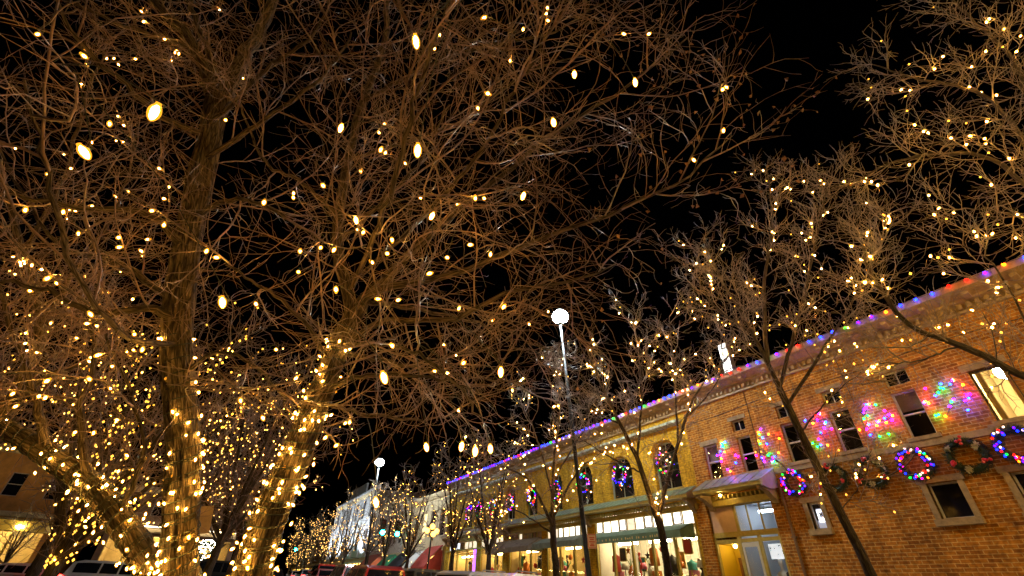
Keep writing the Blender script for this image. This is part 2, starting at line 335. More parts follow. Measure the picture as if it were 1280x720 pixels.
# ------------------------------------------------------------------ buildings on the right: street face at x = D
D = 17.5
def wall_holes(mb, A0, A1, z0, z1, holes, R=D, depth=.28, arches=()):
    ca = sorted({A0, A1, *[h[0] for h in holes], *[h[1] for h in holes]}); cz = sorted({z0, z1, *[h[2] for h in holes], *[h[3] for h in holes]})
    for i in range(len(ca) - 1):
        for j in range(len(cz) - 1):
            a, z = (ca[i] + ca[i + 1]) / 2, (cz[j] + cz[j + 1]) / 2
            if any(h[0] < a < h[1] and h[2] < z < h[3] for h in holes): continue
            mb.quad((R, ca[i], cz[j]), (R, ca[i], cz[j + 1]), (R, ca[i + 1], cz[j + 1]), (R, ca[i + 1], cz[j]))
    for k, (a0, a1, b0, b1) in enumerate(holes):
        E_ = R + depth; arch = k in arches; zs = b1 - (a1 - a0) * .42 if arch else b1
        mb.quad((R, a0, b0), (E_, a0, b0), (E_, a0, zs), (R, a0, zs)); mb.quad((R, a1, b0), (R, a1, zs), (E_, a1, zs), (E_, a1, b0))
        mb.quad((R, a0, b0), (R, a1, b0), (E_, a1, b0), (E_, a0, b0))
        if not arch: mb.quad((R, a0, b1), (E_, a0, b1), (E_, a1, b1), (R, a1, b1)); continue
        n = 12; pts = []
        for i in range(n + 1):
            t = math.pi * (1 - i / n); pts.append(((a0 + a1) / 2 + math.cos(t) * (a1 - a0) / 2, zs + math.sin(t) * (b1 - zs - .02)))
        for (p, q), (r, s) in zip(pts[:-1], pts[1:]):
            mb.quad((R, p, q), (R, p, b1), (R, r, b1), (R, r, s)); mb.quad((R, p, q), (R, r, s), (E_, r, s), (E_, p, q))

def window(par, a0, a1, z0, z1, frame, glassm, R=D + .12, rail=True, mull=0, fw_=.05, name='window'):
    """sash window: frame with meeting rail and glazing bars, pane as a sub-part"""
    f = MB(); t = fw_
    f.box(R, R + .07, a0, a0 + t, z0, z1); f.box(R, R + .07, a1 - t, a1, z0, z1)
    f.box(R + .002, R + .068, a0 + t, a1 - t, z1 - t, z1); f.box(R + .002, R + .068, a0 + t, a1 - t, z0, z0 + t)
    zm = (z0 + z1) / 2
    if rail: f.box(R - .012, R + .05, a0 + t, a1 - t, zm - .025, zm + .025)
    for i in range(mull):
        a = a0 + (a1 - a0) * (i + 1) / (mull + 1); f.box(R + .01, R + .05, a - .016, a + .016, z0 + t, z1 - t)
    o = f.build(name, frame, par)
    g = MB(); g.quad((R + .03, a0 + .02, z0 + .02), (R + .03, a0 + .02, z1 - .02), (R + .03, a1 - .02, z1 - .02), (R + .03, a1 - .02, z0 + .02)); g.build('pane', glassm, o)
    return o
def sill(par, a0, a1, z, m=STONE, h=.11, out=.1):
    s = MB(); s.box(D - out, D + .1, a0 - .08, a1 + .08, z - h, z); return s.build('sill', m, par)
def lintel(par, a0, a1, z, m=STONE, h=.2, out=.03, ext=.12):
    s = MB(); s.box(D - out, D + .1, a0 - ext, a1 + ext, z, z + h); return s.build('lintel', m, par)

def shell(name, par, A0, A1, H, depth, m, R=D):
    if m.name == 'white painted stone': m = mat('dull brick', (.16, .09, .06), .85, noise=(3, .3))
    b = MB(); R1 = R + depth
    b.quad((R, A0, -1), (R1, A0, -1), (R1, A0, H), (R, A0, H)); b.quad((R, A1, -1), (R, A1, H), (R1, A1, H), (R1, A1, -1)); b.quad((R1, A0, -1), (R1, A1, -1), (R1, A1, H), (R1, A0, H))
    b.build(name, m, par)
    r = MB(); r.quad((R + .02, A0, H - .55), (R1, A0, H - .55), (R1, A1, H - .55), (R + .02, A1, H - .55)); r.build('roof', METALG, par)
def cornice(par, A0, A1, m=CORN):
    c = MB(); prof = [(0, 8.85), (.10, 8.85), (.10, 8.93), (.04, 8.95), (.04, 9.14), (.22, 9.18), (.22, 9.24), (.50, 9.36), (.56, 9.38), (.60, 9.40), (.60, 9.62), (.3, 9.68), (-.3, 9.70), (-.3, 9.1), (0, 9.1)]
    c.prism([(D - p[0], p[1]) for p in prof], A0, A1)
    o = c.build('cornice', m, par)
    q = []; a = A0 + .1
    while a < A1 - .2: q += [(D - .042, a), (D - .15, a), (D - .15, a + .1), (D - .042, a + .1)]; a += .22
    d = MB(); n = len(q); d.add([(x, y, 9.135) for x, y in q] + [(x, y, 8.97) for x, y in q], [(i, i + 1, n + i + 1, n + i) for i in range(n - 1)] + [(n + i, n + i + 1, n + i + 2, n + i + 3) for i in range(0, n - 3, 4)])
    d.build('dentil_molding', m, o)
    a = A0 + .4
    while a < A1 - .3:
        e = MB(); e.prism([(D - .225, 9.19), (D - .30, 9.16), (D - .46, 9.24), (D - .46, 9.335), (D - .225, 9.26)], a, a + .16); e.build('bracket', m, o); a += 1.1

# ---- brick building
BA0, BA1 = -9.0, 13.75
bb = thing('brick_building', 'orange brown brick building with tall sash windows, dentilled cornice and one lit upper window', 'building', (D, 2, 0))
UP = [(2.72, 3.52, 5.72, 7.2), (4.87, 5.56, 5.72, 7.16), (6.88, 7.56, 5.72, 7.14), (8.6, 9.38, 5.7, 7.12), (10.72, 11.34, 5.68, 7.06), (12.35, 13.05, 5.66, 7.06), (.6, 1.3, 5.72, 7.2), (-1.6, -.9, 5.72, 7.2), (-3.7, -3.0, 5.72, 7.2)]
TR = [(4.85, 5.54, 7.38, 7.86), (6.92, 7.56, 7.36, 7.84), (8.7, 9.36, 7.34, 7.82), (10.8, 11.4, 7.32, 7.78)]
LOW = [(4.98, 5.72, 3.5, 4.44), (3.1, 3.86, 3.5, 4.46), (8.86, 9.3, 3.5, 4.34), (-1.2, -.4, 3.5, 4.46)]
SHOP = (10.6, 13.45, .1, 4.62)
wb = MB(); wall_holes(wb, BA0, BA1, -1, 9.2, UP + TR + LOW + [SHOP]); wb.build('wall', BRICK, bb)
shell('side_wall', bb, BA0, BA1, 9.68, 14, BRICK); cornice(bb, BA0, BA1)
mb = MB()
for a0, a1, z0, z1 in [(BA0, 2.5, 5.42, 5.60), (2.5, 3.74, 5.42, 5.66), (3.74, 10.2, 5.42, 5.60)]: mb.box(D - .06, D + .05, a0, a1, z0, z1)
mb.build('stone_ledge', STONE, bb)
DARKROOM = mat('dark room', (.03, .025, .02), .9); BLIND = mat('faded roller blind', (.36, .27, .15), .9, noise=(5, .2))
rm = MB(); rm.box(D + .9, D + 6, 3.75, BA1 - .05, 5.1, 8.4); rm.build('unlit_room', DARKROOM, bb)
LITGLASS = GLASS
for i, h in enumerate(UP):
    o = window(bb, *h, FRAMEW if i else FRAMED, UGLASS if i else LITGLASS, rail=bool(i))
    if i in (1, 3, 5):
        bl = MB(); zt = h[3] - .02; zb = h[2] + (.62, .95, .5)[i // 2] * (h[3] - h[2]); bl.box(D + .262, D + .275, h[0] + .03, h[1] - .03, zb, zt); bl.box(D + .255, D + .28, h[0] + .03, h[1] - .03, zb - .03, zb - .001); bl.build('roller_blind', BLIND, o)
    if i == 0: o['label'] = 'tall upper window lit yellow from inside'
    sill(bb, h[0], h[1], h[2])
for h in TR: window(bb, *h, FRAMEW, DGLASS, rail=False, mull=1); lintel(bb, h[0], h[1], h[3], h=.16)
lintel(bb, 2.72, 3.52, 7.2)
lintel(bb, 12.35, 13.05, 7.06)
for i, h in enumerate(LOW):
    a0, a1, z0, z1 = h
    s = MB(); s.box(D - .05, D + .12, a0 - .14, a0, z0, z1); s.box(D - .05, D + .12, a1, a1 + .14, z0, z1); s.box(D - .07, D + .12, a0 - .2, a1 + .2, z1 + .001, z1 + .16)
    s.build('stone_surround', STONE, bb)
    window(bb, *h, FRAMEW, DGLASS if i != 2 else GLASS, rail=False); sill(bb, a0 - .08, a1 + .08, z0, h=.17, out=.16)
# room behind the lit window
def room(par, A0, A1, z0, z1, dep, m, name='lit_room', R=D + .285, floorm=None):
    r = MB(); R1 = R + dep
    r.quad((R1, A0, z0), (R1, A1, z0), (R1, A1, z1), (R1, A0, z1)); r.quad((R, A0, z0), (R1, A0, z0), (R1, A0, z1), (R, A0, z1)); r.quad((R, A1, z0), (R, A1, z1), (R1, A1, z1), (R1, A1, z0))
    r.quad((R, A0, z1), (R1, A0, z1), (R1, A1, z1), (R, A1, z1)); r.quad((R, A0, z0), (R, A1, z0), (R1, A1, z0), (R1, A0, z0))
    return r.build(name, m, par)
room(bb, 1.5, 3.7, 5.2, 8.2, 3.2, mat('yellow room paint', (.80, .66, .36), .8))
def lamp_thing(label, p, r, m, cord=.5, group=None, cat='lamp', name='pendant_lamp'):
    t = thing(name, label, cat, p, group=group)
    b = MB(); b.lathe([(r * .3, r), (r * .85, r * .55), (r, 0), (r * .85, -r * .55), (r * .3, -r)], m=14); b.build('globe', m, t, True, True)
    c = MB(); c.tube([(0, 0, r * .9), (0, 0, r + cord)], .012, 6); c.lathe([(.05, r + cord - .03), (.05, r + cord)], m=8); c.build('cord', METALD, t, False, True)
    return t
SHADE = emit('warm shade', (1, .72, .36), 170)
lamp_thing('round glowing ceiling lamp inside the lit upper window of the brick building', (D + 1.2, 2.95, 7.35), .26, SHADE, .55)
cb = MB()
for a in (3.42, 3.36, 2.84, 2.78):   # folded drapes
    cb.tube([(D + .42, a, 5.75), (D + .42, a + .02, 6.5), (D + .42, a, 7.4)], .045, 8)
tag(cb.build('curtain', mat('pale gold drape', (.65, .5, .25), .9)), 'pale gold drapes hanging inside the lit upper window', 'curtain')
# office shade seen in second window
# pilaster between the two buildings
pl = MB(); pl.box(D - .1, D + .3, 13.45, 14.0, -1, 4.75); pl.build('pilaster', BRICK, bb)
# downpipe
dp = MB(); dp.tube([(D - .08, 10.05, -.2), (D - .08, 10.05, 5.1)], .05, 8); dp.box(D - .13, D, 9.98, 10.12, 3.3, 3.36); dp.build('downpipe', mat('brown pipe', (.16, .09, .04), .6), bb)

cbl = MB()
for a, z0, z1 in ((10.45, 5.7, 8.85), (6.62, 7.2, 8.85)): cbl.tube([(D - .02, a, z0), (D - .02, a + .01, (z0 + z1) / 2), (D - .02, a, z1)], .012, 5)
cbl.tube([(D - .02, y, 8.3 - .12 * math.sin((y + 2) * .55) ** 2) for y in np.linspace(-4, 13.4, 40)], .012, 5)
for ch_ in (0,): cbl.build('wall_cable', METALD, bb)
# ---- pent canopies
def canopy(par, A0, A1, z0, z1, out, roofm, under, bracket_as, ends=True, name='canopy'):
    c = MB(); c.prism([(D - .003, z1), (D - out, z0 + .12), (D - out, z0), (D - out + .08, z0 - .02), (D - .003, z0 + .05)], A0, A1)
    o = c.build(name, under, par)
    r = MB(); n = max(2, int((A1 - A0) / .42)); sl = (z1 - z0 - .12) / out
    for i in range(n):
        a = A0 + (A1 - A0) * i / n; b = A0 + (A1 - A0) * (i + 1) / n - .035
        r.add([(D - .02, a + .018, z1 + .004), (D - .02, b, z1 + .004), (D - out - .04, b, z0 + .125 - .04 * sl), (D - out - .04, a + .018, z0 + .125 - .04 * sl),
               (D - .02, a + .018, z1 + .035), (D - .02, b, z1 + .035), (D - out - .04, b, z0 + .155 - .04 * sl), (D - out - .04, a + .018, z0 + .155 - .04 * sl)],
              [(0, 1, 2, 3), (7, 6, 5, 4), (0, 4, 5, 1), (1, 5, 6, 2), (2, 6, 7, 3), (3, 7, 4, 0)])
    r.build('roof_panels', roofm, o)
    d = MB(); a = A0 + .15
    while a < A1 - .1: d.box(D - .22, D - .02, a, a + .07, z0 - .18, z0 - .04); a += .2
    d.box(D - .16, D - .004, A0 + .02, A1 - .02, z0 - .42, z0 - .2)
    d.build('moulding', under, o)
    for a in bracket_as:
        b = MB(); b.prism([(D - .002, z0 + .0), (D - out + .1, z0 - .03), (D - out + .1, z0 - .12), (D - out * .55, z0 - .2), (D - .2, z0 - .42), (D - .12, z0 - .55), (D - .002, z0 - .55)], a - .11, a + .11)
        b.build('bracket', STONE, o)
    return o
PINKEND = mat('pale painted wood', (.36, .30, .27), .6, noise=(6, .15))
cn = canopy(bb, 10.2, 13.3, 5.0, 5.62, .95, TILEG, OLIVE, [10.35, 13.15])
e = MB(); e.prism([(D - .004, 5.66), (D - .97, 5.17), (D - .97, 4.92), (D - .5, 4.85), (D - .004, 4.95)], 10.12, 10.198); e.build('gable_end', PINKEND, cn)

# ---- shop front of the brick building: door bay
sf = MB(); X = D + .02
def fr(a0, a1, z0, z1, t=.1, x=X): sf.box(x, x + t, a0, a1, z0, z1)
fr(10.6, 13.45, 3.48, 3.66); fr(10.6, 10.68, -.2, 3.48, .12, X + .001); fr(13.36, 13.45, -.2, 3.48, .12, X + .001); fr(12.26, 12.4, -.2, 3.48, .12, X + .001); fr(11.42, 11.52, -.2, 3.48, .12, X + .001)
fr(10.68, 13.36, 3.28, 3.40, .08, X + .003); fr(10.6, 13.45, 4.56, 4.62)
for a in (11.15, 11.7, 12.2): fr(a - .02, a + .02, 3.66, 4.56, .06, X + .003)
fr(12.2, 12.3, 3.66, 4.56, .08, X + .006)
sfo = sf.build('shop_front_frame', OLIVE, bb)
pn = MB(); pn.quad((X + .05, 12.3, 3.66), (X + .05, 13.45, 3.66), (X + .05, 13.45, 4.56), (X + .05, 12.3, 4.56)); o = pn.build('transom_pane', mat('peach backed pane', (.60, .40, .26), .4, noise=(1.2, .2)), sfo); o['label'] = 'peach coloured blanked transom pane'
COOLPANE = mat('frosted pane', (.62, .66, .72), .35)
for a0, a1 in ((10.68, 11.13), (11.17, 11.68), (11.72, 12.18)):
    pn = MB(); pn.quad((X + .04, a0, 3.66), (X + .04, a1, 3.66), (X + .04, a1, 4.56), (X + .04, a0, 4.56)); pn.build('transom_pane', GLASS, sfo)
dr = MB(); dz = .2
dr.box(X + .01, X + .07, 11.54, 11.62, dz, 3.26); dr.box(X + .01, X + .07, 12.16, 12.24, dz, 3.26); dr.box(X + .012, X + .068, 11.62, 12.16, 3.12, 3.26); dr.box(X + .012, X + .068, 11.62, 12.16, dz, dz + .3)
door = dr.build('door', mat('pale door frame', (.55, .56, .50), .4), bb); g = MB(); g.quad((X + .04, 11.62, dz), (X + .04, 12.16, dz), (X + .04, 12.16, 3.12), (X + .04, 11.62, 3.12)); g.build('pane', GLASS, door)
h = MB(); h.tube([(X - .04, 11.66, 1.0), (X - .07, 11.66, 1.1), (X - .07, 11.66, 1.5), (X - .04, 11.66, 1.6)], .014, 6); h.build('handle', METALG, door)
g = MB(); g.quad((X + .04, 10.68, .3), (X + .04, 11.42, .3), (X + .04, 11.42, 3.28), (X + .04, 10.68, 3.28)); g.build('display_pane', GLASS, sfo)
k = MB(); k.box(X + .0, X + .1, 10.68, 11.42, -.2, .3); k.build('stall_riser', OLIVE, sfo)
# yellow recessed doorway
room(bb, 12.4, 13.36, -.1, 3.27, .9, mat('bright yellow paint', (.80, .55, .03), .6), 'doorway', R=X + .1)
yd = MB(); yd.box(X + .93, X + .985, 12.62, 13.2, .1, 2.85); o = yd.build('inner_door', mat('brown wood', (.22, .10, .03), .5, noise=(14, .4), stretch=(1, 1, .1)), bb)
yp = MB(); yp.box(X + .915, X + .928, 12.74, 13.08, 1.5, 2.6); yp.build('door_panel', mat('dark stained wood', (.12, .06, .02), .5), o)
room(bb, 10.62, 12.3, -.1, 4.7, 2.6, mat('cool white paint', (.70, .74, .80), .8), 'shop_room', R=X + .14)
TUBE_C = emit('cool tube', (.75, .87, 1), 26); TUBE_W = emit('warm white tube', (1, .74, .36), 120); TUBE_Y = emit('warm yellow tube', (1, .68, .24), 80)
def tube_light(label, A0, A1, R, z, m, group):
    t = thing('ceiling_light', label, 'ceiling light', (R, (A0 + A1) / 2, z), group=group)
    b = MB(); b.tube([(R, A0, z), (R, A1, z)], .05, 8); b.build('tube', m, t, True); c = MB(); c.box(R - .07, R + .07, A0, A1, z + .055, z + .1); c.build('housing', METALG, t)
tube_light('cool white tube light inside the shop with the glass door', 10.9, 12.0, D + 1.3, 4.45, TUBE_C, None)
spt = thing('spot_lamp', 'small yellow lamp under the panelled pent canopy', 'lamp', (D - .55, 12.3, 4.88)); b = MB(); b.lathe([(.03, -.03), (.055, 0), (.05, .03), (.02, .05)], (0, 0, 0), 10); b.build('bulb', emit('porch lamp', (1, .6, .15), 120), spt, True, True)
c = MB(); c.lathe([(.06, .045), (.06, .11)], (0, 0, 0), 10); c.build('socket', METALD, spt, False, True)
dl = thing('doorway_lamp', 'small lamp lighting the yellow recessed doorway', 'lamp', (X + .5, 12.9, 3.2)); b = MB(); b.lathe([(.02, -.06), (.07, -.02), (.08, .03), (.03, .06)], (0, 0, 0), 10); b.build('bulb', emit('doorway lamp', (1, .7, .25), 55), dl, True, True)
# posters and mannequins in the display
pm = thing('shop_poster', 'white poster with scattered black shapes in the display window beside the glass door', 'poster', (X + .3, 11.05, 3.0))
b = MB(); b.box(X + .3, X + .31, 10.75, 11.36, 2.72, 3.2); b.build('sheet', emit('backlit white sheet', (.85, .92, 1), .9), pm)
b = MB()
for i in range(16):
    a, z = random.uniform(10.8, 11.3), random.uniform(2.76, 3.14); s = random.uniform(.012, .04); b.box(X + .288, X + .297, a, a + s * 1.5, z, z + s)
b.build('pattern', mat('black ink', (.01, .01, .012), .6), pm)
def mannequin(a, label, m):
    t = thing('mannequin', label, 'mannequin', (X + .55, a, .35))
    b = MB(); b.lathe([(.03, 0), (.16, .02), (.03, .06), (.025, .9), (.10, 1.05), (.17, 1.15), (.15, 1.45), (.19, 1.75), (.20, 1.95), (.07, 2.03), (.055, 2.12), (.085, 2.2), (.10, 2.3), (.07, 2.42), (.01, 2.46)], m=14)
    b.build('body', m, t, True, True)
    for s in (-1, 1):
        q = MB(); q.tube([(0, s * .19, 1.93), (-.02, s * .26, 1.65), (-.1, s * .25, 1.4)], [.05, .042, .03], 8); q.build('arm', m, t, True, True)
mannequin(11.2, 'white mannequin nearer the glass door', WHITEP); mannequin(10.88, 'black and white mannequin at the brick edge of the display window', mat('charcoal cloth', (.03, .03, .035), .8))
# lit sign in small window
ws = thing('window_sign', 'white backlit sign with a black emblem inside the small low window', 'sign', (D + .26, 9.08, 3.9))
b = MB(); b.box(D + .25, D + .27, 8.9, 9.26, 3.54, 4.3); b.build('panel', emit('pale backlit panel', (.62, .64, .80), .55), ws)
b = MB(); b.box(D + .236, D + .248, 8.9, 9.26, 4.16, 4.3); b.box(D + .236, D + .248, 9.2, 9.26, 3.8, 4.16); b.build('dark_border', mat('black ink', (.01, .01, .012)), ws)
b = MB(); b.box(D + .228, D + .246, 8.9, 9.19, 3.74, 3.86); b.box(D + .228, D + .246, 9.13, 9.19, 3.861, 4.12); b.box(D + .228, D + .246, 8.98, 9.129, 4.05, 4.12); b.box(D + .228, D + .246, 8.9, 8.95, 3.861, 4.0); b.build('white_band', emit('white backlit band', (.85, .92, 1), 2.2), ws)
b = MB(); b.box(D + .222, D + .227, 9.02, 9.05, 3.9, 4.03); b.box(D + .222, D + .227, 9.08, 9.11, 3.9, 4.03); b.obox((D + .2245, 9.065, 3.97), (.002, 0, 0), (0, .03, .03), (0, -.008, .008)); b.build('emblem', mat('black ink', (.01, .01, .012)), ws)
b = MB(); b.tube([(D + .26, 9.08, 4.3), (D + .26, 9.08, 4.36)], .008, 5); b.build('hanger', METALD, ws)

# ---- yellow building
YA0, YA1 = 13.76, 41.3
yb = thing('yellow_building', 'long yellow painted brick building with arched upper windows, awnings and lit shop fronts', 'building', (D, 27, 0))
AR = [(14.55, 16.08, 5.6, 7.78), (17.62, 19.4, 5.6, 7.62), (20.85, 22.4, 5.6, 7.78), (23.8, 25.0, 5.6, 7.72), (26.6, 28.0, 5.6, 7.5), (29.5, 30.8, 5.6, 7.72), (32.3, 33.5, 5.6, 7.6), (34.5, 35.8, 5.6, 7.6), (36.4, 37.6, 5.6, 7.6)]
BAYS = [(14.2, 20.95), (21.55, 25.6), (26.1, 30.2), (31.0, 34.6), (35.2, 40.6)]
wb = MB(); wall_holes(wb, YA0, YA1, -1, 9.2, AR + [(a, b, .4, 5.0) for a, b in BAYS], arches=set(range(len(AR)))); wb.build('wall', YBRICK, yb)
shell('side_wall', yb, YA0, YA1, 9.68, 14, YBRICK); cornice(yb, YA0, YA1)
rm = MB(); rm.box(D + .9, D + 6, YA0 + .05, YA1 - .05, 5.1, 8.4); rm.build('unlit_room', DARKROOM, yb)
sg_ = MB(); sg_.prism([(D - .003, 8.62), (D - .30, 8.52), (D - .30, 8.40), (D - .22, 8.36), (D - .003, 8.34)], YA0 + .3, YA1)
sg_.build('upper_ledge', mat('verdigris ledge with painted highlights', (.45, .50, .36), .6, noise=(5, .7), stretch=(1, 1.2, 1)), yb)  # whitish blotches put lamp highlights into the green ledge colour
for a0, a1, z0, z1 in AR:
    window(yb, a0 + .05, a1 - .05, z0, z1 - .02, mat('pale green frame', (.34, .42, .30), .5), UGLASS, R=D + .16, mull=1, fw_=.07)
    sill(yb, a0, a1, z0, OLIVE)
    n = 14; zs = z1 - (a1 - a0) * .42; P = [(D - .03, (a0 + a1) / 2 + math.cos(math.pi * (1 - i / n)) * ((a1 - a0) / 2 + .1), zs + math.sin(math.pi * (1 - i / n)) * (z1 - zs + .09)) for i in range(n + 1)]
    hb = MB(); hb.tube(P, .07, 6); hb.build('arch_moulding', YBRICK, yb)
canopy(yb, 13.8, 30.0, 5.02, 5.52, .75, GREENR, OLIVE, [14.05, 21.25, 29.85])
canopy(yb, 30.1, 41.0, 4.98, 5.4, .7, mat('grey metal roof', (.32, .30, .25), .5, noise=(4, .3)), CREAM, [30.4, 34.9, 40.8])
WBOARD = mat('brown blanked pane', (.34, .22, .13), .45, noise=(1.5, .4))
def litpane(name, c, s): return emit(name, c, s)
LPW = litpane('white lit transom', (1, .90, .76), 3.2); LPM = litpane('dim lit transom', (1, .82, .60), 1.1); LPB = litpane('pale blue lit transom', (.80, .86, 1), 1.5)
def bay(A0, A1, panes, wallm, tube, label, awn=None, mull=None):
    f = MB(); X = D + .04
    f.box(X, X + .1, A0, A1, 4.02, 4.12); f.box(X, X + .1, A0, A1, 4.90, 5.0); f.box(X + .001, X + .099, A0, A0 + .1, .4, 4.9); f.box(X + .001, X + .099, A1 - .1, A1, .4, 4.9)
    n = len(panes); wdt = (A1 - A0 - .2) / n
    for i in range(1, n): a = A0 + .1 + wdt * i; f.box(X + .003, X + .09, a - .025, a + .025, 4.12, 4.9)
    k = mull or max(3, int((A1 - A0) / 1.35))
    for i in range(1, k): a = A0 + (A1 - A0) * i / k; f.box(X + .002, X + .11, a - .06, a + .06, .4, 4.02)
    f.box(X + .004, X + .12, A0 + .1, A1 - .1, .4, 1.0)
    fo = f.build('shop_front_frame', OLIVE, yb)
    for i, pm_ in enumerate(panes):
        a = A0 + .1 + wdt * i; p = MB(); p.quad((X + .05, a, 4.12), (X + .05, a + wdt, 4.12), (X + .05, a + wdt, 4.9), (X + .05, a, 4.9)); p.build('transom_pane', pm_, fo)
        if i % 3 == 1:
            q = MB()
            for z in (4.14, 4.85): q.box(X - .01, X + .03, a + .06, a + wdt - .06, z, z + .035)
            for y in (a + .06, a + wdt - .095): q.box(X - .008, X + .028, y, y + .035, 4.175, 4.85)
            q.build('vent_sash', FRAMED, fo)
    for i in range(k):
        a, b = A0 + (A1 - A0) * i / k, A0 + (A1 - A0) * (i + 1) / k
        p = MB(); p.quad((X + .06, a + .06, 1.0), (X + .06, b - .06, 1.0), (X + .06, b - .06, 4.02), (X + .06, a + .06, 4.02)); p.build('display_pane', GLASS, fo)
    room(yb, A0, A1, .4, 4.0, 2.8, wallm, 'shop_room', R=X + .2)
    m = int((A1 - A0) / 2.4) + 1
    for i in range(m):
        a = A0 + (A1 - A0) * (i + .5) / m
        tube_light(label + (', %s from the brick building' % ('first', 'second', 'third')[i]), a - .7, a + .7, D + 1.3, 3.7, tube, 'tube lights in the yellow building shops')
    return fo
WW, WP_, BR_ = LPW, LPM, WBOARD
bay(14.2, 20.95, [WW] * 2 + [WW] * 4 + [WP_, WW, WW, WW, WW], WHITEP, TUBE_W, 'white tube light in the bright shop')
bay(21.55, 25.6, [WP_, WW, WW, WW, WW, WP_, WP_], WARMP, TUBE_Y, 'tube light in the shop behind the lamp post')
bay(26.1, 30.2, [BR_] * 4 + [WP_] + [BR_] * 2, WARMP, TUBE_Y, 'tube light in the shop behind the long awning')
bay(31.0, 34.6, [LPM, LPM, BR_, LPM, LPM, LPM], WARMP, TUBE_Y, 'tube light in the shop under the cream fascia')
bay(35.2, 40.6, [LPM, LPM, LPM, BR_, LPB, LPB, LPB], WARMP, TUBE_Y, 'tube light in the last yellow building shop')
def awning(par, A0, A1, zt, zf, out, m, label=None, val=.28, R=D, glyph=False):
    a = MB(); n = 8
    prof = [(R - .05 - (out - .05) * t, zt + (zf - zt) * (t ** 1.25)) for t in np.linspace(0, 1, n)]
    th = .025
    P = prof + [(prof[-1][0], prof[-1][1] - val), (prof[-1][0] + th, prof[-1][1] - val)] + [(p[0] + th * .6, p[1] - th) for p in prof[::-1]]
    N = len(P); V = [(p[0], A0, p[1]) for p in P] + [(p[0], A1, p[1]) for p in P]; Fc = [(i, i + N, (i + 1) % N + N, (i + 1) % N) for i in range(N)]
    a.add(V, Fc)
    for A in (A0, A1):   # side cheeks
        a.add([(R - .05, A, zt), (R - out, A, zf), (R - out, A, zf - val), (R - .05, A, zf - val)], [(0, 1, 2, 3)])
    o = a.build('awning', m, par)
    if label: o['label'] = label
    fr_ = MB()
    for A in np.linspace(A0 + .05, A1 - .05, 4): fr_.tube([(R - .05, A, zf - val * .5), (R - out + .03, A, zf - .04)], .015, 5)
    fr_.build('awning_frame', METALD, o)
    if glyph:
        g = MB(); aa = A1 - .8
        while aa > A0 + 1.0:
            hh = random.uniform(.06, .11)
            g.box(R - out - .012, R - out - .003, aa, aa + random.uniform(.03, .09), zf - .2, zf - .2 + hh)
            aa -= random.choice((.13, .15, .28))
        g.build('valance_lettering', mat('gold lettering', (.55, .40, .14), .5), o)
    return o
AWG = mat('dark green canvas', (.10, .17, .11), .85, noise=(3, .25), bump=(30, .2)); AWN = mat('grey brown canvas', (.22, .17, .12), .85, noise=(3, .25), bump=(30, .2))
awning(yb, 14.3, 20.9, 4.12, 3.80, .95, AWG, 'dark green canvas awning with faded gold valance lettering', glyph=True)
awning(yb, 21.3, 25.75, 4.16, 3.82, .95, mat('grey green canvas', (.15, .17, .13), .85, noise=(3, .3)), 'grey green canvas awning')
awning(yb, 26.0, 31.6, 4.30, 3.75, 1.1, AWN, 'long grey brown canvas awning')
# band of green wood under the canopy bay at A 31+
mb = MB(); mb.box(D - .1, D + .03, 31.65, 41.0, 4.0, 4.1); mb.build('fascia_rail', OLIVE, yb)
gp = MB(); gp.box(D + .02, D + .12, 35.2 - .02, 35.2 + .5, 1.0, 4.0); o = gp.build('neon_panel', emit('violet neon', (.45, .12, 1), 2.5), yb); o['label'] = 'violet glowing panel'

# sign on the roof
rs = thing('rooftop_sign', 'tall white backlit sign box with dark strokes standing above the brick cornice', 'sign', (D + .5, 11.1, 9.2))
b = MB(); b.box(D + .42, D + .72, 10.9, 11.32, 9.75, 11.55); b.build('box', mat('purple grey metal', (.16, .13, .2), .5), rs)
b = MB(); b.box(D + .405, D + .418, 10.91, 11.31, 9.77, 11.53); b.build('lit_face', emit('backlit sign face', (.92, 1, .96), 2.6), rs)
b = MB()
for i in range(26):
    a, z = random.uniform(10.96, 11.26), random.uniform(9.95, 11.48); t = random.uniform(0, 3.1); l = random.uniform(.03, .1)
    b.obox((D + .4, a, z), (.003, 0, 0), (0, math.cos(t) * l, math.sin(t) * l), (0, -math.sin(t) * .009, math.cos(t) * .009))
b.build('pattern', mat('black ink', (.01, .01, .012)), rs)
b = MB(); b.tube([(D + .57, 11.1, 9.1), (D + .57, 11.1, 9.75)], .05, 8); b.build('post', METALD, rs)

# ------------------------------------------------------------------ trees
def rnd_perp(T, g):
    v = g.normal(size=T.shape); v -= T * np.sum(v * T, -1, keepdims=True); return norm(v)
def grow(P0, D0, L, S, wig, up, g, curl=.12):
    N = len(P0); P = np.empty((N, S + 1, 3)); P[:, 0] = P0; d = norm(D0); c = rnd_perp(d, g) * (g.random((N, 1)) * curl)
    for s in range(S):
        d = norm(d + wig * g.normal(size=(N, 3)) + c + np.array([0, 0, up]))
        P[:, s + 1] = P[:, s] + d * (L / S)[:, None]
    return P
def spawn(P, n, t0, t1, a0, a1, g):
    N, S, _ = P.shape; S -= 1
    t = (t0 + (t1 - t0) * (np.arange(n)[None] + g.random((N, n))) / n); idx = np.clip((t * S).astype(int), 0, S - 1); f = t * S - idx
    ar = np.arange(N)[:, None]; A, B = P[ar, idx], P[ar, idx + 1]
    pos = A + (B - A) * f[..., None]; T = norm(B - A); q = rnd_perp(T, g); an = a0 + (a1 - a0) * g.random((N, n, 1))
    return pos.reshape(-1, 3), norm(T * np.cos(an) + q * np.sin(an)).reshape(-1, 3), t.ravel()
CAMP = np.array([0, 0, CAMZ])
ZMIN = [0.]
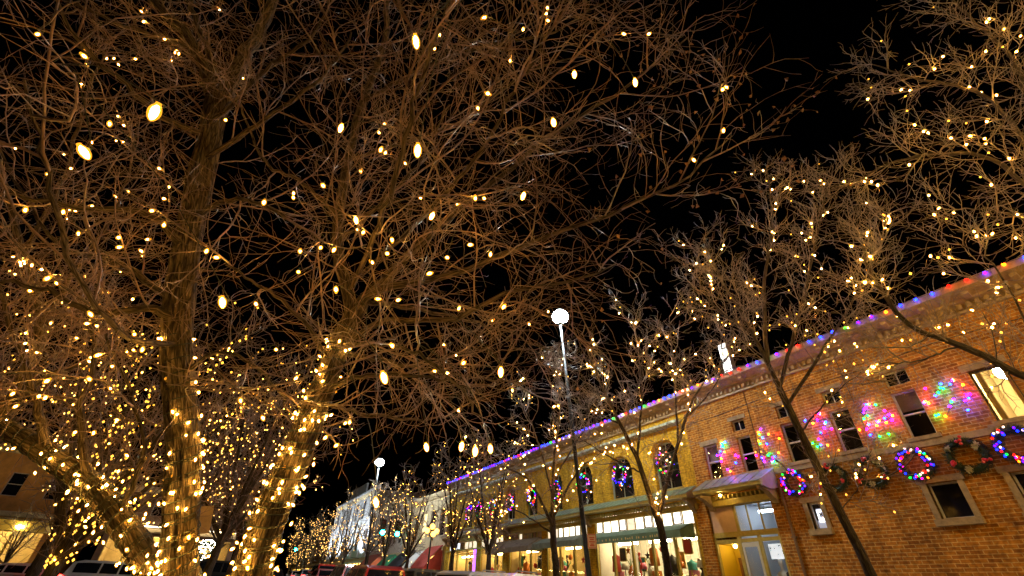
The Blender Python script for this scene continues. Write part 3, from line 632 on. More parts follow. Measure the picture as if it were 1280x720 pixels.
def keep_clear(P, d=1.0):
    P = P[np.linalg.norm(P - CAMP, axis=-1).min(1) > d]; return P[P[:, :, 2].min(1) > ZMIN[0]]
def taper(P, r0, r1):
    S = P.shape[1]; return np.broadcast_to(np.linspace(r0, r1, S)[None], P.shape[:2])

def barky_tube(path, r, m, g, amp=.09, shag=0):
    """trunk with long uneven ridges"""
    n = len(path); V, Q = tubes(path[None], np.asarray(r)[None], m); V = V.reshape(n, m, 3); c = path[:, None]
    a = np.arange(m) * 2 * np.pi / m; z = np.linspace(0, 1, n) * n * .35; k = np.zeros((n, m))
    for _ in range(9):
        fa = g.integers(2, 9); fz = g.normal() * 1.2; k += np.sin(a[None] * fa + z[:, None] * fz + g.random() * 6.28) / 3.2
    k += g.normal(size=(n, m)) * .25
    if shag:      # loose plates of bark in long upright strips
        k *= .45; zz = np.linspace(0, n * .11, n)
        for _ in range(26):
            fa = g.integers(9, 27); k += .26 * np.tanh(2.5 * np.sin(a[None] * fa + np.cumsum(g.normal(size=n) * .13)[:, None] + zz[:, None] * g.normal() * .5 + g.random() * 6.28)) * (.5 + .5 * np.sin(zz * (.5 + g.random()) + g.random() * 6))[:, None]
    s = 1 + amp * k; rr = np.asarray(r)[:, None]; ln = np.concatenate([[0], np.cumsum(np.linalg.norm(np.diff(path, axis=0), axis=1))])[:, None] + np.zeros((1, m))
    UV = np.stack([np.cos(a)[None] * rr * 1.25, np.sin(a)[None] * rr * 1.25, ln], -1).reshape(-1, 3) + g.random(3) * 3
    return (c + (V - c) * s[..., None]).reshape(-1, 3), Q, UV

def tree(name, label, base, trunks, limbs, cfg, barkm, twigm, seed, group=None, leaves=None):
    """trunks / limbs: (points, r0, r1). returns tree, twig batches for hanging lights"""
    g = np.random.default_rng(seed)
    t = thing(name, label, 'tree', base, group=group)
    ch = []; L0 = []
    for pts, r0, r1 in trunks:
        n = cfg.get('tn', 40); p = spline(pts, n); r = np.linspace(r0, r1, n) * cfg.get('thin', 1); ch.append(barky_tube(p, r, cfg.get('tm', 14), g, .09, cfg.get('shag', 0))); L0.append((p, r0))
    for pts, r0, r1 in limbs:
        p = spline(pts, 22); j = g.normal(size=p.shape) * .012; j[0] = 0; p = p + j; ch.append(barky_tube(p, np.linspace(r0, r1, 22) * cfg.get('thin', 1), 8, g, .06)); L0.append((p, r0))
    fast_mesh('trunk', ch, barkm, t)
    par = [p for (p, r) in L0[len(trunks):]]
    tw = []; batches = []
    # level 1 from limbs (and bare upper trunks)
    P0, D0, LL = [], [], []
    for p in par + [q[int(len(q) * cfg.get('tstart', .6)):] for q, _ in L0[:len(trunks)]]:
        length = np.linalg.norm(np.diff(p, axis=0), axis=1).sum(); n = max(3, int(length * cfg['d1']))
        a, b, tt = spawn(p[None], n, .12, 1.0, .5, 1.25, g); P0.append(a); D0.append(b); LL.append(cfg['l1'][0] + (cfg['l1'][1] - cfg['l1'][0]) * g.random(len(a)) * (1.15 - .5 * tt))
    P1 = grow(np.concatenate(P0), np.concatenate(D0), np.concatenate(LL), 10, cfg.get('w1', .15), cfg.get('u1', .04), g, .1)
    ends = np.array([p[-1] for p in par]); 
    P1 = keep_clear(P1, 1.15); tw.append(tubes(P1, taper(P1, *cfg['r1']), 5)); batches.append(P1)
    for lev in (2, 3):
        if 'n%d' % lev not in cfg: break
        a, b, tt = spawn(batches[-1], cfg['n%d' % lev], .12, 1.0, .45, 1.1, g); l0, l1 = cfg['l%d' % lev]
        S = 7 if lev == 2 else 4
        Pn = grow(a, b, (l0 + (l1 - l0) * g.random(len(a))) * (1.1 - .35 * tt), S, cfg.get('w2', .2), cfg.get('u2', .02), g, .16)
        Pn = keep_clear(Pn, 1.0); tw.append(tubes(Pn, taper(Pn, *cfg['r%d' % lev]), 4 if lev == 2 else 3)); batches.append(Pn)
    cro = fast_mesh('crown', tw, twigm, t)
    if leaves:      # a few dry leaves still hanging
        Pl = batches[-1][:, -1]; w_ = ((Pl - CAMP) @ np.array(rt)) / ((Pl - CAMP) @ np.array(fw)); order = np.argsort(-(w_ + g.random(len(Pl)) * .9))[:leaves]
        V = []; Fc = []
        for i, p in enumerate(Pl[order]):
            d = norm(g.normal(size=3) * .6 + np.array([0, 0, -.9])); s = norm(np.cross(d, g.normal(size=3))); l = .035 + .03 * g.random(); q = norm(np.cross(d, s)) * l * .3
            V += [p, p + d * l * .5 + s * l * .38 + q, p + d * l, p + d * l * .5 - s * l * .38 + q, p + d * l * .5 - q * .3]; k = 5 * i; Fc += [(k, k + 1, k + 4, k), (k + 1, k + 2, k + 4, k + 1), (k + 2, k + 3, k + 4, k + 2), (k + 3, k, k + 4, k + 3)]
        mb = MB(); mb.add(V, [f[:3] for f in Fc]); o = mb.build('dry_leaves', mat('dry leaf', (.30, .15, .06), .7, noise=(20, .3)), t); o['kind'] = 'stuff'
    t['_r'] = 0
    return t, batches, L0
def px(*L): return [at(*p) for p in L]

def light_string(name, label, loc, me, paths, bulbs, group=None, cord_r=.0065, jit=.5):
    s = thing(name, label, 'string lights', loc, group=group)
    if paths:
        for p in paths: fast_mesh('cord', [tubes(np.asarray(p)[None], np.full((1, len(p)), cord_r), 4)], CORD, s)
    for b in bulbs: put_bulb(me, b, s, jit)
    return s
def far_string(label, loc, P, r, m, group=None):
    o = fast_mesh('light_string', [bulb_cloud(P, r)], m, None, False)
    me = o.data; off = np.array(loc); co = np.empty(len(me.vertices) * 3, np.float32); me.vertices.foreach_get('co', co); co = co.reshape(-1, 3) - off; me.vertices.foreach_set('co', co.astype(np.float32).ravel()); me.update(); o.location = loc
    return tag(o, label, 'string lights', group)
def wrap(path, rad, turns, n, g, push=1.04):
    """cord wound round a trunk"""
    p = spline(path, n); T = norm(np.gradient(p, axis=0)); u = norm(np.cross(T, [0, 1, .2])); v = np.cross(T, u); a = np.linspace(0, turns * 2 * np.pi, n) + .15 * np.cumsum(g.normal(size=n)) * .3
    r = np.linspace(rad[0], rad[1], n) * push + .006
    return p + u * (np.cos(a) * r)[:, None] + v * (np.sin(a) * r)[:, None]
def along_twigs(P, g, n):
    i = g.integers(0, len(P), n); s = g.integers(1, P.shape[1], n); return P[i, s]
def facing(P, c, n, g, lo=None):
    """the n points of P that the street side shows, kept apart"""
    return P

FG = dict(tn=230, tm=64, shag=1, tstart=.72, d1=2.9, l1=(.7, 1.9), w1=.13, u1=.015, r1=(.0095, .004), n2=7, l2=(.4, 1.15), w2=.2, u2=-.005, r2=(.0042, .0023), n3=4, l3=(.15, .45), r3=(.0025, .0013))
g0 = np.random.default_rng(21)
# central tree
ZMIN[0] = 2.3
CT = px((224, 790, 4.15), (224, 690, 4.25), (229, 560, 4.4), (221, 420, 4.65), (237, 290, 5.0), (262, 175, 5.5), (272, 120, 5.8))
base_c = at(222, 720, 4.25); base_c = np.array([base_c[0] + .05, base_c[1] - .25, G(base_c[0], base_c[1]) - .02])
CT = [base_c, CT[0] * .5 + base_c * .5] + CT
tr_c, bt_c, L_c = tree('tree', 'bare tree with shaggy bark, tallest upright trunk wound with lights, forking high up', base_c, [(CT, .165, .118)], [
    (px((268, 150, 5.6), (258, 95, 6.0), (235, 45, 6.4), (190, 0, 6.9), (150, -40, 7.3)), .085, .04),
    (px((272, 140, 5.7), (295, 90, 6.1), (325, 40, 6.6), (348, -20, 7.1), (360, -90, 7.6)), .11, .06),
    (px((270, 130, 5.7), (266, 80, 6.2), (243, 20, 6.7), (235, -40, 7.1)), .05, .03),
    (px((222, 400, 4.65), (180, 385, 4.4), (120, 392, 4.2), (50, 360, 4.1), (-30, 350, 4)), .05, .012),
    (px((232, 310, 4.9), (190, 270, 4.6), (120, 262, 4.3), (50, 250, 4.1), (-40, 235, 4)), .045, .012),
    (px((240, 270, 5), (290, 250, 4.7), (340, 262, 4.5), (400, 300, 4.4)), .035, .01),
    (px((262, 170, 5.5), (210, 150, 5), (150, 100, 4.6), (90, 40, 4.3), (60, -20, 4.2)), .04, .01),
    (px((255, 200, 5.3), (330, 150, 5.2), (400, 100, 5.2), (440, 40, 5.4)), .035, .01),
    (px((222, 430, 4.6), (160, 420, 3.9), (90, 330, 3.2), (60, 220, 2.8), (30, 100, 2.5)), .03, .008),
    (px((225, 470, 4.5), (280, 440, 4.4), (330, 470, 4.4), (370, 520, 4.5)), .025, .008),
    (px((240, 60, 6.3), (150, 30, 6), (60, -10, 5.8)), .04, .012),
    (px((224, 380, 4.7), (150, 330, 5.2), (70, 300, 5.8), (0, 190, 6.3), (-40, 90, 6.6)), .04, .01),
    (px((262, 160, 5.5), (330, 90, 5.3), (400, 30, 5.0), (420, -40, 4.9)), .03, .01),
], FG, BARK, TWIG, 11)
ZMIN[0] = 2.35
# right-hand leaning tree
RT = px((296, 800, 4.0), (322, 690, 4.1), (360, 590, 4.3), (398, 500, 4.6), (425, 430, 4.85), (450, 378, 5.1))
base_r = np.array([RT[0][0] - .1, RT[0][1] - .1, G(RT[0][0], RT[0][1]) - .02])
RT = [base_r] + RT
tr_r, bt_r, L_r = tree('tree', 'bare tree leaning right, lights wound up its trunk, long twigs reaching over the street', base_r, [(RT, .185, .095)], [
    (px((440, 395, 5.0), (426, 330, 5.3), (425, 260, 5.6), (435, 190, 6), (452, 130, 6.4), (478, 60, 7), (485, -10, 7.6), (490, -70, 8)), .08, .035),
    (px((448, 380, 5.1), (500, 330, 5.1), (545, 285, 5.1), (600, 240, 5.2), (690, 170, 5.2), (780, 110, 5.3), (858, 45, 5.4)), .065, .009),
    (px((440, 388, 5), (480, 360, 4.9), (560, 345, 4.8), (660, 305, 4.8), (760, 268, 4.9), (850, 225, 5), (915, 170, 5.2)), .05, .008),
    (px((425, 440, 4.8), (480, 400, 4.6), (560, 400, 4.4), (640, 365, 4.4), (720, 350, 4.5), (770, 330, 4.6)), .04, .008),
    (px((405, 490, 4.65), (450, 470, 4.4), (530, 470, 4.2), (600, 490, 4.2)), .03, .008),
    (px((430, 280, 5.5), (380, 230, 5.3), (330, 200, 5.2), (300, 130, 5.2)), .03, .01),
    (px((440, 360, 5), (470, 290, 4.2), (500, 200, 3.4), (530, 90, 2.9), (570, -20, 2.6)), .03, .008),
    (px((450, 345, 5.2), (540, 260, 4.5), (600, 190, 4.0), (650, 100, 3.7), (700, 20, 3.6)), .028, .008),
    (px((450, 130, 6.4), (520, 90, 6.2), (600, 60, 6.1), (690, 40, 6.2), (760, 0, 6.3)), .035, .01),
    (px((435, 200, 6), (500, 180, 5.8), (580, 150, 5.6), (660, 90, 5.6), (730, 70, 5.7)), .03, .009),
    (px((430, 430, 4.8), (470, 430, 4.1), (520, 440, 3.5), (570, 480, 3.1), (600, 520, 2.9)), .022, .007),
    (px((415, 460, 4.75), (380, 400, 4.5), (330, 360, 4.3), (280, 330, 4.2)), .03, .009),
    (px((425, 440, 4.85), (500, 455, 5.4), (580, 470, 6.0), (660, 480, 6.5)), .035, .009),
    (px((398, 500, 4.6), (450, 515, 5.2), (520, 525, 6.0), (580, 520, 6.6)), .03, .009),
    (px((450, 375, 5.1), (540, 390, 5.8), (620, 410, 6.5), (690, 440, 7)), .035, .009),
    (px((428, 300, 5.4), (480, 250, 5.2), (520, 210, 5.0), (560, 130, 4.9)), .03, .009),
], FG, BARK, TWIG, 12, leaves=170)
ZMIN[0] = 1.7
# left-leaning tree
LT = px((226, 800, 4.5), (190, 715, 4.65), (150, 650, 4.8), (112, 605, 4.95), (55, 565, 5.1), (0, 530, 5.3), (-60, 500, 5.5))
base_l = np.array([LT[0][0] + .05, LT[0][1] - .1, G(LT[0][0], LT[0][1]) - .02])
LT = [base_l] + LT
tr_l, bt_l, L_l = tree('tree', 'bare tree bending low to the left with lights strung thickly along its slanting trunk', base_l, [(LT, .145, .09)], [
    (px((0, 530, 5.3), (28, 470, 5.6), (50, 410, 6), (40, 350, 6.5), (20, 290, 7), (0, 200, 7.4)), .08, .04),
    (px((112, 605, 4.95), (100, 520, 5), (120, 440, 5.1), (90, 360, 5.3)), .05, .012),
    (px((55, 565, 5.1), (40, 480, 4.9), (10, 400, 4.8), (-20, 300, 4.8)), .05, .012),
    (px((150, 650, 4.8), (180, 560, 4.6), (160, 480, 4.5), (130, 420, 4.4)), .03, .01),
    (px((0, 530, 5.3), (60, 470, 5.6), (120, 450, 6), (180, 400, 6.4)), .04, .01),
    (px((50, 410, 6), (100, 330, 6.3), (150, 250, 6.6), (170, 170, 7)), .04, .012),
    (px((30, 320, 6.8), (80, 220, 6.8), (110, 120, 7), (140, 40, 7.2)), .04, .012),
], FG, BARK, TWIG, 13)

def trunk_string(label, path, rad, turns, nb, loc, seed, clip=(0, 1), spread=.02):
    g = np.random.default_rng(seed); cpath = wrap(path, rad, turns, turns * 22, g); n = len(cpath)
    toward = norm(CAMP - cpath) ; pc = spline(path, n); out = norm(cpath - pc); vis = np.sum(out * toward, -1)
    cand = np.where(vis > -.25)[0]; w_ = (1 - np.linspace(0, 1, n)[cand] * .75) ; pick = g.choice(cand, size=min(nb, len(cand)), replace=False, p=w_ / w_.sum())
    return light_string('light_string', label, loc, ME_TR, [cpath], [cpath[i] + out[i] * .018 + g.normal(size=3) * spread for i in pick], group='string lights on the foreground trees')
trunk_string('warm bulb string wound round the tall upright trunk', [base_c + (0, 0, .3)] + CT[2:6], (.165, .13), 36, 98, base_c, 31)
trunk_string('warm bulb string wound round the trunk leaning right', [base_r + (0, 0, .3)] + RT[1:6], (.185, .11), 34, 100, base_r, 32)
trunk_string('warm bulb string wound round the trunk bending left', [base_l + (0, 0, .3)] + LT[1:7], (.145, .10), 32, 100, base_l, 33, spread=.045)
trunk_string('second warm bulb string crowded round the lower part of the upright trunk', [base_c + (0, 0, .6)] + CT[2:5], (.17, .15), 17, 44, base_c, 34)
trunk_string('second warm bulb string crowded round the lower part of the trunk leaning right', [base_r + (0, 0, .6)] + RT[1:5], (.19, .13), 17, 66, base_r, 35)
trunk_string('second warm bulb string crowded round the lower part of the trunk bending left', [base_l + (0, 0, .6)] + LT[1:6], (.15, .11), 17, 64, base_l, 36, spread=.06)
# string bulbs hanging in the crowns: (pixel x, y, depth) read off the photograph for the large ones
BIG_C = [(193, 140, 1.45), (105, 190, 1.7), (278, 378, 2.2), (137, 155, 3.6), (105, 70, 3.6), (205, 281, 4), (258, 314, 4), (330, 253, 3.6), (60, 218, 4), (79, 265, 4.4), (98, 292, 4.6), (404, 232, 3.8), (375, 314, 4), (373, 340, 4.2), (320, 380, 4.2), (178, 437, 4), (122, 444, 3.8), (168, 418, 4.2), (370, 473, 4), (345, 437, 4.4), (282, 150, 5)]
BIG_R = [(520, 52, 2.1), (522, 188, 2.0), (480, 472, 2.1), (626, 465, 2.6), (692, 153, 2.7), (718, 93, 3.2), (794, 103, 3.2), (610, 117, 3.6), (605, 22, 3.6), (426, 160, 3.0), (577, 558, 2.9), (594, 564, 2.5), (613, 561, 2.9), (533, 559, 3.2), (470, 628, 2.6), (654, 245, 3.2), (445, 275, 3.3), (540, 270, 3.1), (420, 362, 3.4), (537, 342, 3.6), (484, 317, 3.8), (476, 187, 3.8), (559, 322, 4), (588, 306, 4.2), (498, 375, 4.2), (490, 432, 3.8), (613, 318, 4.4), (597, 135, 4.6), (490, 300, 4)]
def crown_string(label, big, batches, loc, n, seed, lim):
    g = np.random.default_rng(seed); P1 = batches[0]; P2 = batches[1]; allp = P1.reshape(-1, 3); bulbs = []; cords = []; tw = []
    for (x, y, k) in big:
        p = at(x, y, k); i = np.argmin(np.linalg.norm(allp - p, axis=1)); q = allp[i]; bulbs.append(p)
        mid = (p + q) / 2 + np.array([0, 0, .10]) + g.normal(size=3) * .04
        path = spline([q, mid, p + (0, 0, .05), p + (0, 0, .028)], 8); cords.append(path); tw.append(spline([q, mid + g.normal(size=3) * .03, p + np.array([.012, 0, .06]), p + g.normal(size=3) * .06 - (0, 0, .05)], 8))
    d = np.linalg.norm(P1[:, 5] - CAMP, axis=1); m = P1[(d > lim)]
    sel = m[g.choice(len(m), min(len(m), max(1, n // 2)), replace=False)]
    for P in sel:
        cords.append(P + (0, 0, -.014)); 
        for s in g.choice(np.arange(2, 10), 2, replace=False): bulbs.append(P[s] + g.normal(size=3) * .02 + (0, 0, -.045))
    near = [p for p, (x, y, k) in zip(bulbs, big) if k < 3.4]; rest = [p for p, (x, y, k) in zip(bulbs, big) if k >= 3.4] + bulbs[len(big):]
    s = light_string('light_string', label, loc, ME_CS, cords, rest[:100 - len(near)], group='string lights on the foreground trees', cord_r=.0025, jit=.9)
    for p in near: put_bulb(ME_CR, p, s).rotation_euler = (up + Vector((random.gauss(0, .25), random.gauss(0, .25), random.gauss(0, .25)))).to_track_quat('Z', 'Y').to_euler()
    return tw
twc = crown_string('warm bulb string hung through the crown of the tall upright tree', BIG_C, bt_c, base_c + (0, 0, .01), 54, 41, 4.2)
twr = crown_string('warm bulb string hung through the crown reaching over the street', BIG_R, bt_r, base_r + (0, 0, .01), 50, 42, 4.0)
twl = crown_string('warm bulb string hung through the crown of the tree bending left', [], bt_l, base_l + (0, 0, .01), 84, 43, 4.2)

ZMIN[0] = 0.
# generic vase-shaped street tree
def vase(base, H, spread, seed, nl=6, lean=(0, 0), fork=.32, r=.14):
    g = np.random.default_rng(seed); b = np.array(base, float); top = b + np.array([lean[0], lean[1], H * fork])
    trunks = [([b - (0, 0, .1), b + (top - b) * .5 + g.normal(size=3) * .04, top], r * 1.25, r * .85)]; limbs = []
    a0 = g.random() * 6.28
    for i in range(nl):
        a = a0 + i * 6.283 / nl + g.normal() * .25; o = np.array([math.cos(a), math.sin(a), 0]); sp_ = spread * (.55 + .5 * g.random()); h = H * (.68 + .32 * g.random()) if i % 3 else H
        if i % 3 == 0: sp_ *= .45
        st = top - (0, 0, g.random() * .1 * H * fork)
        limbs.append(([st, st + o * sp_ * .3 + (0, 0, (h - H * fork) * .3), st + o * sp_ * .68 + (0, 0, (h - H * fork) * .66), st + o * sp_ + (0, 0, h - H * fork)], r * .55, r * .1))
    return trunks, limbs
ST = dict(thin=.8, tn=60, tm=20, tstart=.8, d1=2.8, l1=(.6, 1.9), w1=.12, u1=.06, r1=(.013, .006), n2=7, l2=(.4, 1.0), w2=.17, u2=.05, r2=(.007, .004), n3=4, l3=(.2, .5), r3=(.0048, .0028))
SF = dict(tn=14, tm=9, tstart=.85, d1=2.2, l1=(.6, 1.7), w1=.13, u1=.06, r1=(.022, .012), n2=6, l2=(.4, 1.0), w2=.2, u2=.03, r2=(.014, .009))
GS = 'bare street trees along the right pavement'; GL = 'string lights in the street trees'
def b_(R, A): return np.array([R, A, G(R, A)])
def hang(label, batches, n, seed, loc, me, indiv=100, r=.024, m=B_SMALL):
    g = np.random.default_rng(seed); P = np.concatenate([along_twigs(batches[0], g, n // 2), along_twigs(batches[1], g, n - n // 2)]) + g.normal(size=(n, 3)) * .03
    cords = [q + (0, 0, -.015) for q in batches[0][g.choice(len(batches[0]), min(len(batches[0]), 30), replace=False)]]
    s = light_string('light_string', label, loc, me, cords, P[:indiv], group=GL)
    if n > indiv:
        o = fast_mesh('small_bulbs', [bulb_cloud(P[indiv:], r)], m, s, False); o['kind'] = 'stuff'
    return s
# tree by the right edge (its trunk stands just outside the picture)
b0 = b_(12.7, -.6)
j0 = at(1400, 540, 9.0)
_, bt, _ = tree('street_tree', 'bare street tree whose thick bough crosses in front of the lit upper window', b0, [([b0 - (0, 0, .1), b0 + (j0 - b0) * .45 + (.1, 0, .3), j0, at(1385, 400, 9.3), at(1335, 285, 9.6), at(1300, 190, 10)], .24, .09)], [
    (px((1400, 540, 9.0), (1330, 492, 8.9), (1270, 466, 8.8), (1200, 432, 8.7), (1135, 405, 8.6), (1090, 345, 8.6), (1075, 300, 8.8)), .125, .03),
    (px((1335, 285, 9.6), (1250, 205, 9.6), (1180, 192, 9.7), (1110, 205, 9.9), (1060, 235, 10)), .065, .015),
    (px((1300, 200, 9.9), (1230, 120, 10), (1150, 100, 10.2), (1090, 80, 10.4)), .06, .015),
    (px((1290, 180, 10), (1270, 80, 10.5), (1200, 10, 11), (1150, -50, 11.3)), .06, .02),
    (px((1335, 285, 9.6), (1285, 275, 9.5), (1240, 262, 9.5), (1190, 262, 9.6)), .04, .012),
    (px((1300, 480, 8.9), (1285, 410, 8.9), (1240, 330, 9), (1190, 300, 9.2)), .035, .01),
    (px((1200, 432, 8.7), (1150, 450, 8.5), (1100, 455, 8.5)), .025, .009),
], dict(ST, d1=3.2, l1=(.5, 1.6)), BARK2, TWIG2, 51, GS)
hang('warm bulbs in the crown of the tree with the bough across the lit window', bt, 150, 61, b0 + (0, 0, .01), ME_ST)
b1 = b_(12.8, 5.9)
_, bt, _ = tree('street_tree', 'bare slanting street tree in front of the wreaths on the brick wall', b1, [([b1 - (0, 0, .1)] + px((1090, 722, 9.66), (1050, 640, 10.3), (1010, 560, 11.1), (974, 485, 12.0)), .145, .10)], [
    (px((974, 485, 12), (940, 415, 12.7), (905, 355, 13.1), (880, 300, 13.5)), .085, .02),
    (px((960, 455, 12.3), (955, 360, 13), (965, 280, 13.4), (958, 205, 13.9)), .08, .02),
    (px((974, 485, 12), (1000, 390, 12.7), (1020, 300, 13.2), (1035, 225, 13.6)), .07, .02),
    (px((985, 505, 11.8), (1040, 420, 12.2), (1085, 340, 12.5), (1110, 270, 12.8)), .06, .018),
    (px((1000, 540, 11.3), (1045, 490, 11.2), (1090, 455, 11.3)), .03, .01),
    (px((940, 415, 12.7), (890, 380, 12.8), (865, 330, 13)), .04, .012),
    (px((1045, 630, 10.4), (1025, 590, 10.5), (990, 600, 10.6)), .016, .008), (px((1050, 640, 10.3), (1080, 600, 10.3), (1090, 560, 10.4)), .016, .008),
], dict(ST, d1=3.4, l1=(.5, 1.5)), BARK2, TWIG2, 52, GS)
hang('warm bulbs in the crown of the slanting tree before the wreaths', bt, 170, 62, b1 + (0, 0, .01), ME_ST)
b2 = b_(12.8, 11.9)
_, bt, _ = tree('street_tree', 'bare street tree forking low in front of the dark green awning', b2, [([b2 - (0, 0, .1)] + px((836, 722, 13.9), (828, 670, 14.3), (820, 640, 14.6)), .165, .145)], [
    (px((820, 645, 14.6), (795, 570, 15.2), (760, 500, 15.9), (735, 440, 16.6)), .13, .03),
    (px((824, 640, 14.6), (846, 560, 15.2), (872, 490, 15.9), (925, 430, 16.4)), .09, .02),
    (px((797, 575, 15.2), (802, 480, 16.2), (790, 390, 17.2)), .06, .02),
    (px((848, 555, 15.2), (842, 460, 16.2), (836, 395, 17)), .05, .02),
    (px((775, 530, 15.6), (720, 500, 15.8), (690, 450, 16.2)), .045, .015),
    (px((800, 590, 15.0), (760, 570, 15.0), (720, 545, 15.2)), .04, .012),
    (px((860, 520, 15.6), (900, 470, 15.8), (900, 400, 16.5)), .04, .012),
], dict(ST, d1=2.9), BARK2, TWIG2, 53, GS)
hang('warm bulbs in the crown of the low forked tree before the green awning', bt, 150, 63, b2 + (0, 0, .01), ME_ST)
b3 = b_(12.8, 18.0)
_, bt, _ = tree('street_tree', 'bare street tree with wide spreading limbs before the grey green awning', b3, [([b3 - (0, 0, .1)] + px((696, 722, 18.3), (692, 680, 18.6), (690, 640, 19)), .19, .16)], [
    (px((690, 655, 18.9), (660, 600, 19.3), (618, 578, 19.6), (590, 560, 19.9)), .09, .02),
    (px((690, 645, 19), (692, 580, 19.8), (700, 500, 20.8), (690, 450, 21.5)), .1, .02),
    (px((690, 650, 19), (722, 590, 19.6), (760, 560, 20)), .08, .02),
    (px((691, 620, 19.3), (668, 540, 20.2), (645, 490, 20.9)), .06, .02),
    (px((698, 590, 19.6), (740, 520, 20.4), (765, 470, 21)), .06, .02),
    (px((688, 665, 18.8), (650, 640, 18.9), (620, 630, 19.2)), .05, .015),
], dict(ST, d1=2.2, n3=3), BARK2, TWIG2, 54, GS)
hang('warm bulbs in the crown of the wide spreading tree before the grey green awning', bt, 170, 64, b3 + (0, 0, .01), ME_ST)
far_lab = [(24.0, 'in front of the long grey brown awning'), (29.4, 'by the cream fascia of the last yellow shop'), (36.2, 'in front of the red awning'), (43.0, 'in front of the black awning'), (49.5, 'beside the two lens traffic signal post'),
           (57, 'in front of the pale block with the green awning'), (65, 'beside the pink awning'), (73, 'before the tall white building'), (82, 'past the tall white building'), (92, 'beside the far traffic signals'), (103, 'at the far end of the right pavement')]
for i, (A, where) in enumerate(far_lab):
    b = b_(12.7 + .3 * math.sin(i * 2.1), A); H = 8.3 + .8 * math.sin(i * 1.7)
    tk, lb = vase(b, H, 2.9, 70 + i, nl=7, fork=.3, r=.14)
    _, bt, _ = tree('street_tree', 'bare lit street tree ' + where, b, tk, lb, dict(SF, d1=2.4 if i < 4 else 1.8), BARK2, TWIG2, 80 + i, GS)
    g = np.random.default_rng(90 + i); n = 150 if i < 3 else 130
    P = np.concatenate([along_twigs(bt[0], g, n // 2), along_twigs(bt[1], g, n - n // 2)]) + g.normal(size=(n, 3)) * .05
    if i < 3: hang('small warm bulbs in the tree ' + where, bt, n, 90 + i, b + (0, 0, .01), ME_SM); continue
    far_string('small warm bulbs in the tree ' + where, b + (0, 0, .01), P, .024 + .0002 * A, B_FAR, GL)
# trees across the corner, left
left_trees = [(-2.5, 12.8, 6.6, 3.0, 'tree thickly wound with bulbs behind the trunk bending left'), (-6.4, 15.5, 7.5, 3.2, 'lit bare tree near the left edge before the orange building'), (.1, 18.5, 8.0, 3.2, 'lit bare tree seen between the two tall trunks'),
              (-4.6, 21.5, 8.5, 3.4, 'tall lit bare tree behind the thickly wound one'), (-9.8, 20.5, 8.0, 3.3, 'lit bare tree farthest to the left on the corner'), (-1.2, 24.0, 8.4, 3.4, 'lit bare tree by the kerb of the side street'), (.9, 25.2, 7.5, 2.8, 'lit bare tree at the corner kerb beside the main street'), (.2, 43.5, 9.5, 4.0, 'lit bare tree across the side street by the main road'), (.4, 54, 9.5, 4.0, 'farther lit bare tree along the left side of the main road')]
for i, (R, A, H, spd, lab) in enumerate(left_trees):
    b = b_(R, A); tk, lb = vase(b, H, spd, 120 + i, nl=8, fork=.22 if i == 0 else .28, r=.15)
    _, bt, LL = tree('corner_tree', lab, b, tk, lb, dict(ST, d1=2.2, n3=3) if i < 3 else dict(SF, d1=2.0), BARK2, TWIG, 130 + i, 'lit trees on the left corner')
    g = np.random.default_rng(140 + i); n = 170
    P = np.concatenate([along_twigs(bt[0], g, n // 2), along_twigs(bt[1], g, n // 2)]) + g.normal(size=(n, 3)) * .05
    if i == 0:
        W = [wrap([q for q in p[0::3]], (.12, .05), 9, 120, g) for p, r in LL]; W = np.concatenate([w_[::3] for w_ in W]); P = np.concatenate([P, W + g.normal(size=W.shape) * .02])
    if i < 3:
        g.shuffle(P); st_ = light_string('light_string', 'warm bulbs in the ' + lab, b + (0, 0, .01), ME_SM, [q + (0, 0, -.01) for q in bt[0][::max(1, len(bt[0]) // 24)]], P[:100], group='string lights on the left corner trees')
        o = fast_mesh('small_bulbs', [bulb_cloud(P[100:], .022 + .006 * g.random(len(P) - 100))], B_SMALL, st_, False); o['kind'] = 'stuff'
    else: far_string('warm bulbs in the ' + lab, b + (0, 0, .01), P, .024 + .008 * g.random(len(P)), B_FAR, 'string lights on the left corner trees')
# small young trees
for R, A, H, lab in [(-11.2, 44.5, 4.2, 'small dark forked tree in front of the orange building canopy'), ]:
    b = b_(R, A); tk, lb = vase(b, H, 1.2, 160, nl=5, fork=.3, r=.12); tree('young_tree', lab, b, tk, lb, SF, BARK2, TWIG2, 161)

# ------------------------------------------------------------------ street lamps, signals, signs
LAMPC = emit('white street lamp', (.84, .94, 1), 520); LAMP_ADDED = emit('added amber lamp', (1, .64, .2), 760)
def street_lamp(label, R, A, H, lean, group='tall street lamps along the right kerb', lm=None):
    b = b_(R, A); t = thing('street_lamp', label, 'street lamp', b, group=group)
    top = np.array([-lean[0], lean[1], H])
    p = MB(); p.tube([(0, 0, -.05), tuple(top * .5), tuple(top)], [.105, .085, .06], 12); p.build('pole', METALD, t, True, True)
    q = MB(); q.lathe([(.24, -.02), (.24, .05), (.17, .10), (.15, .55), (.11, .62)], m=12); q.build('base', METALD, t, False, True)
    c = MB(); c.lathe([(.07, H - .02), (.12, H + .03), (.12, H + .08), (.05, H + .12)], (top[0], top[1], 0), 12); c.lathe([(.10, H + .72), (.24, H + .745), (.16, H + .82), (.02, H + .88)], (top[0], top[1], 0), 12); c.build('lamp_cap', METALD, t, False, True)
    g = MB(); g.lathe([(.05, H + .12), (.24, H + .16), (.37, H + .28), (.42, H + .44), (.36, H + .6), (.2, H + .7), (.08, H + .73)], (top[0], top[1], 0), 14); g.build('globe', lm or LAMPC, t, True, True)
    return t
street_lamp('tall street lamp with dark pole and brilliant white globe before the yellow building', 12.3, 15.0, 12.4, (.75, .45))
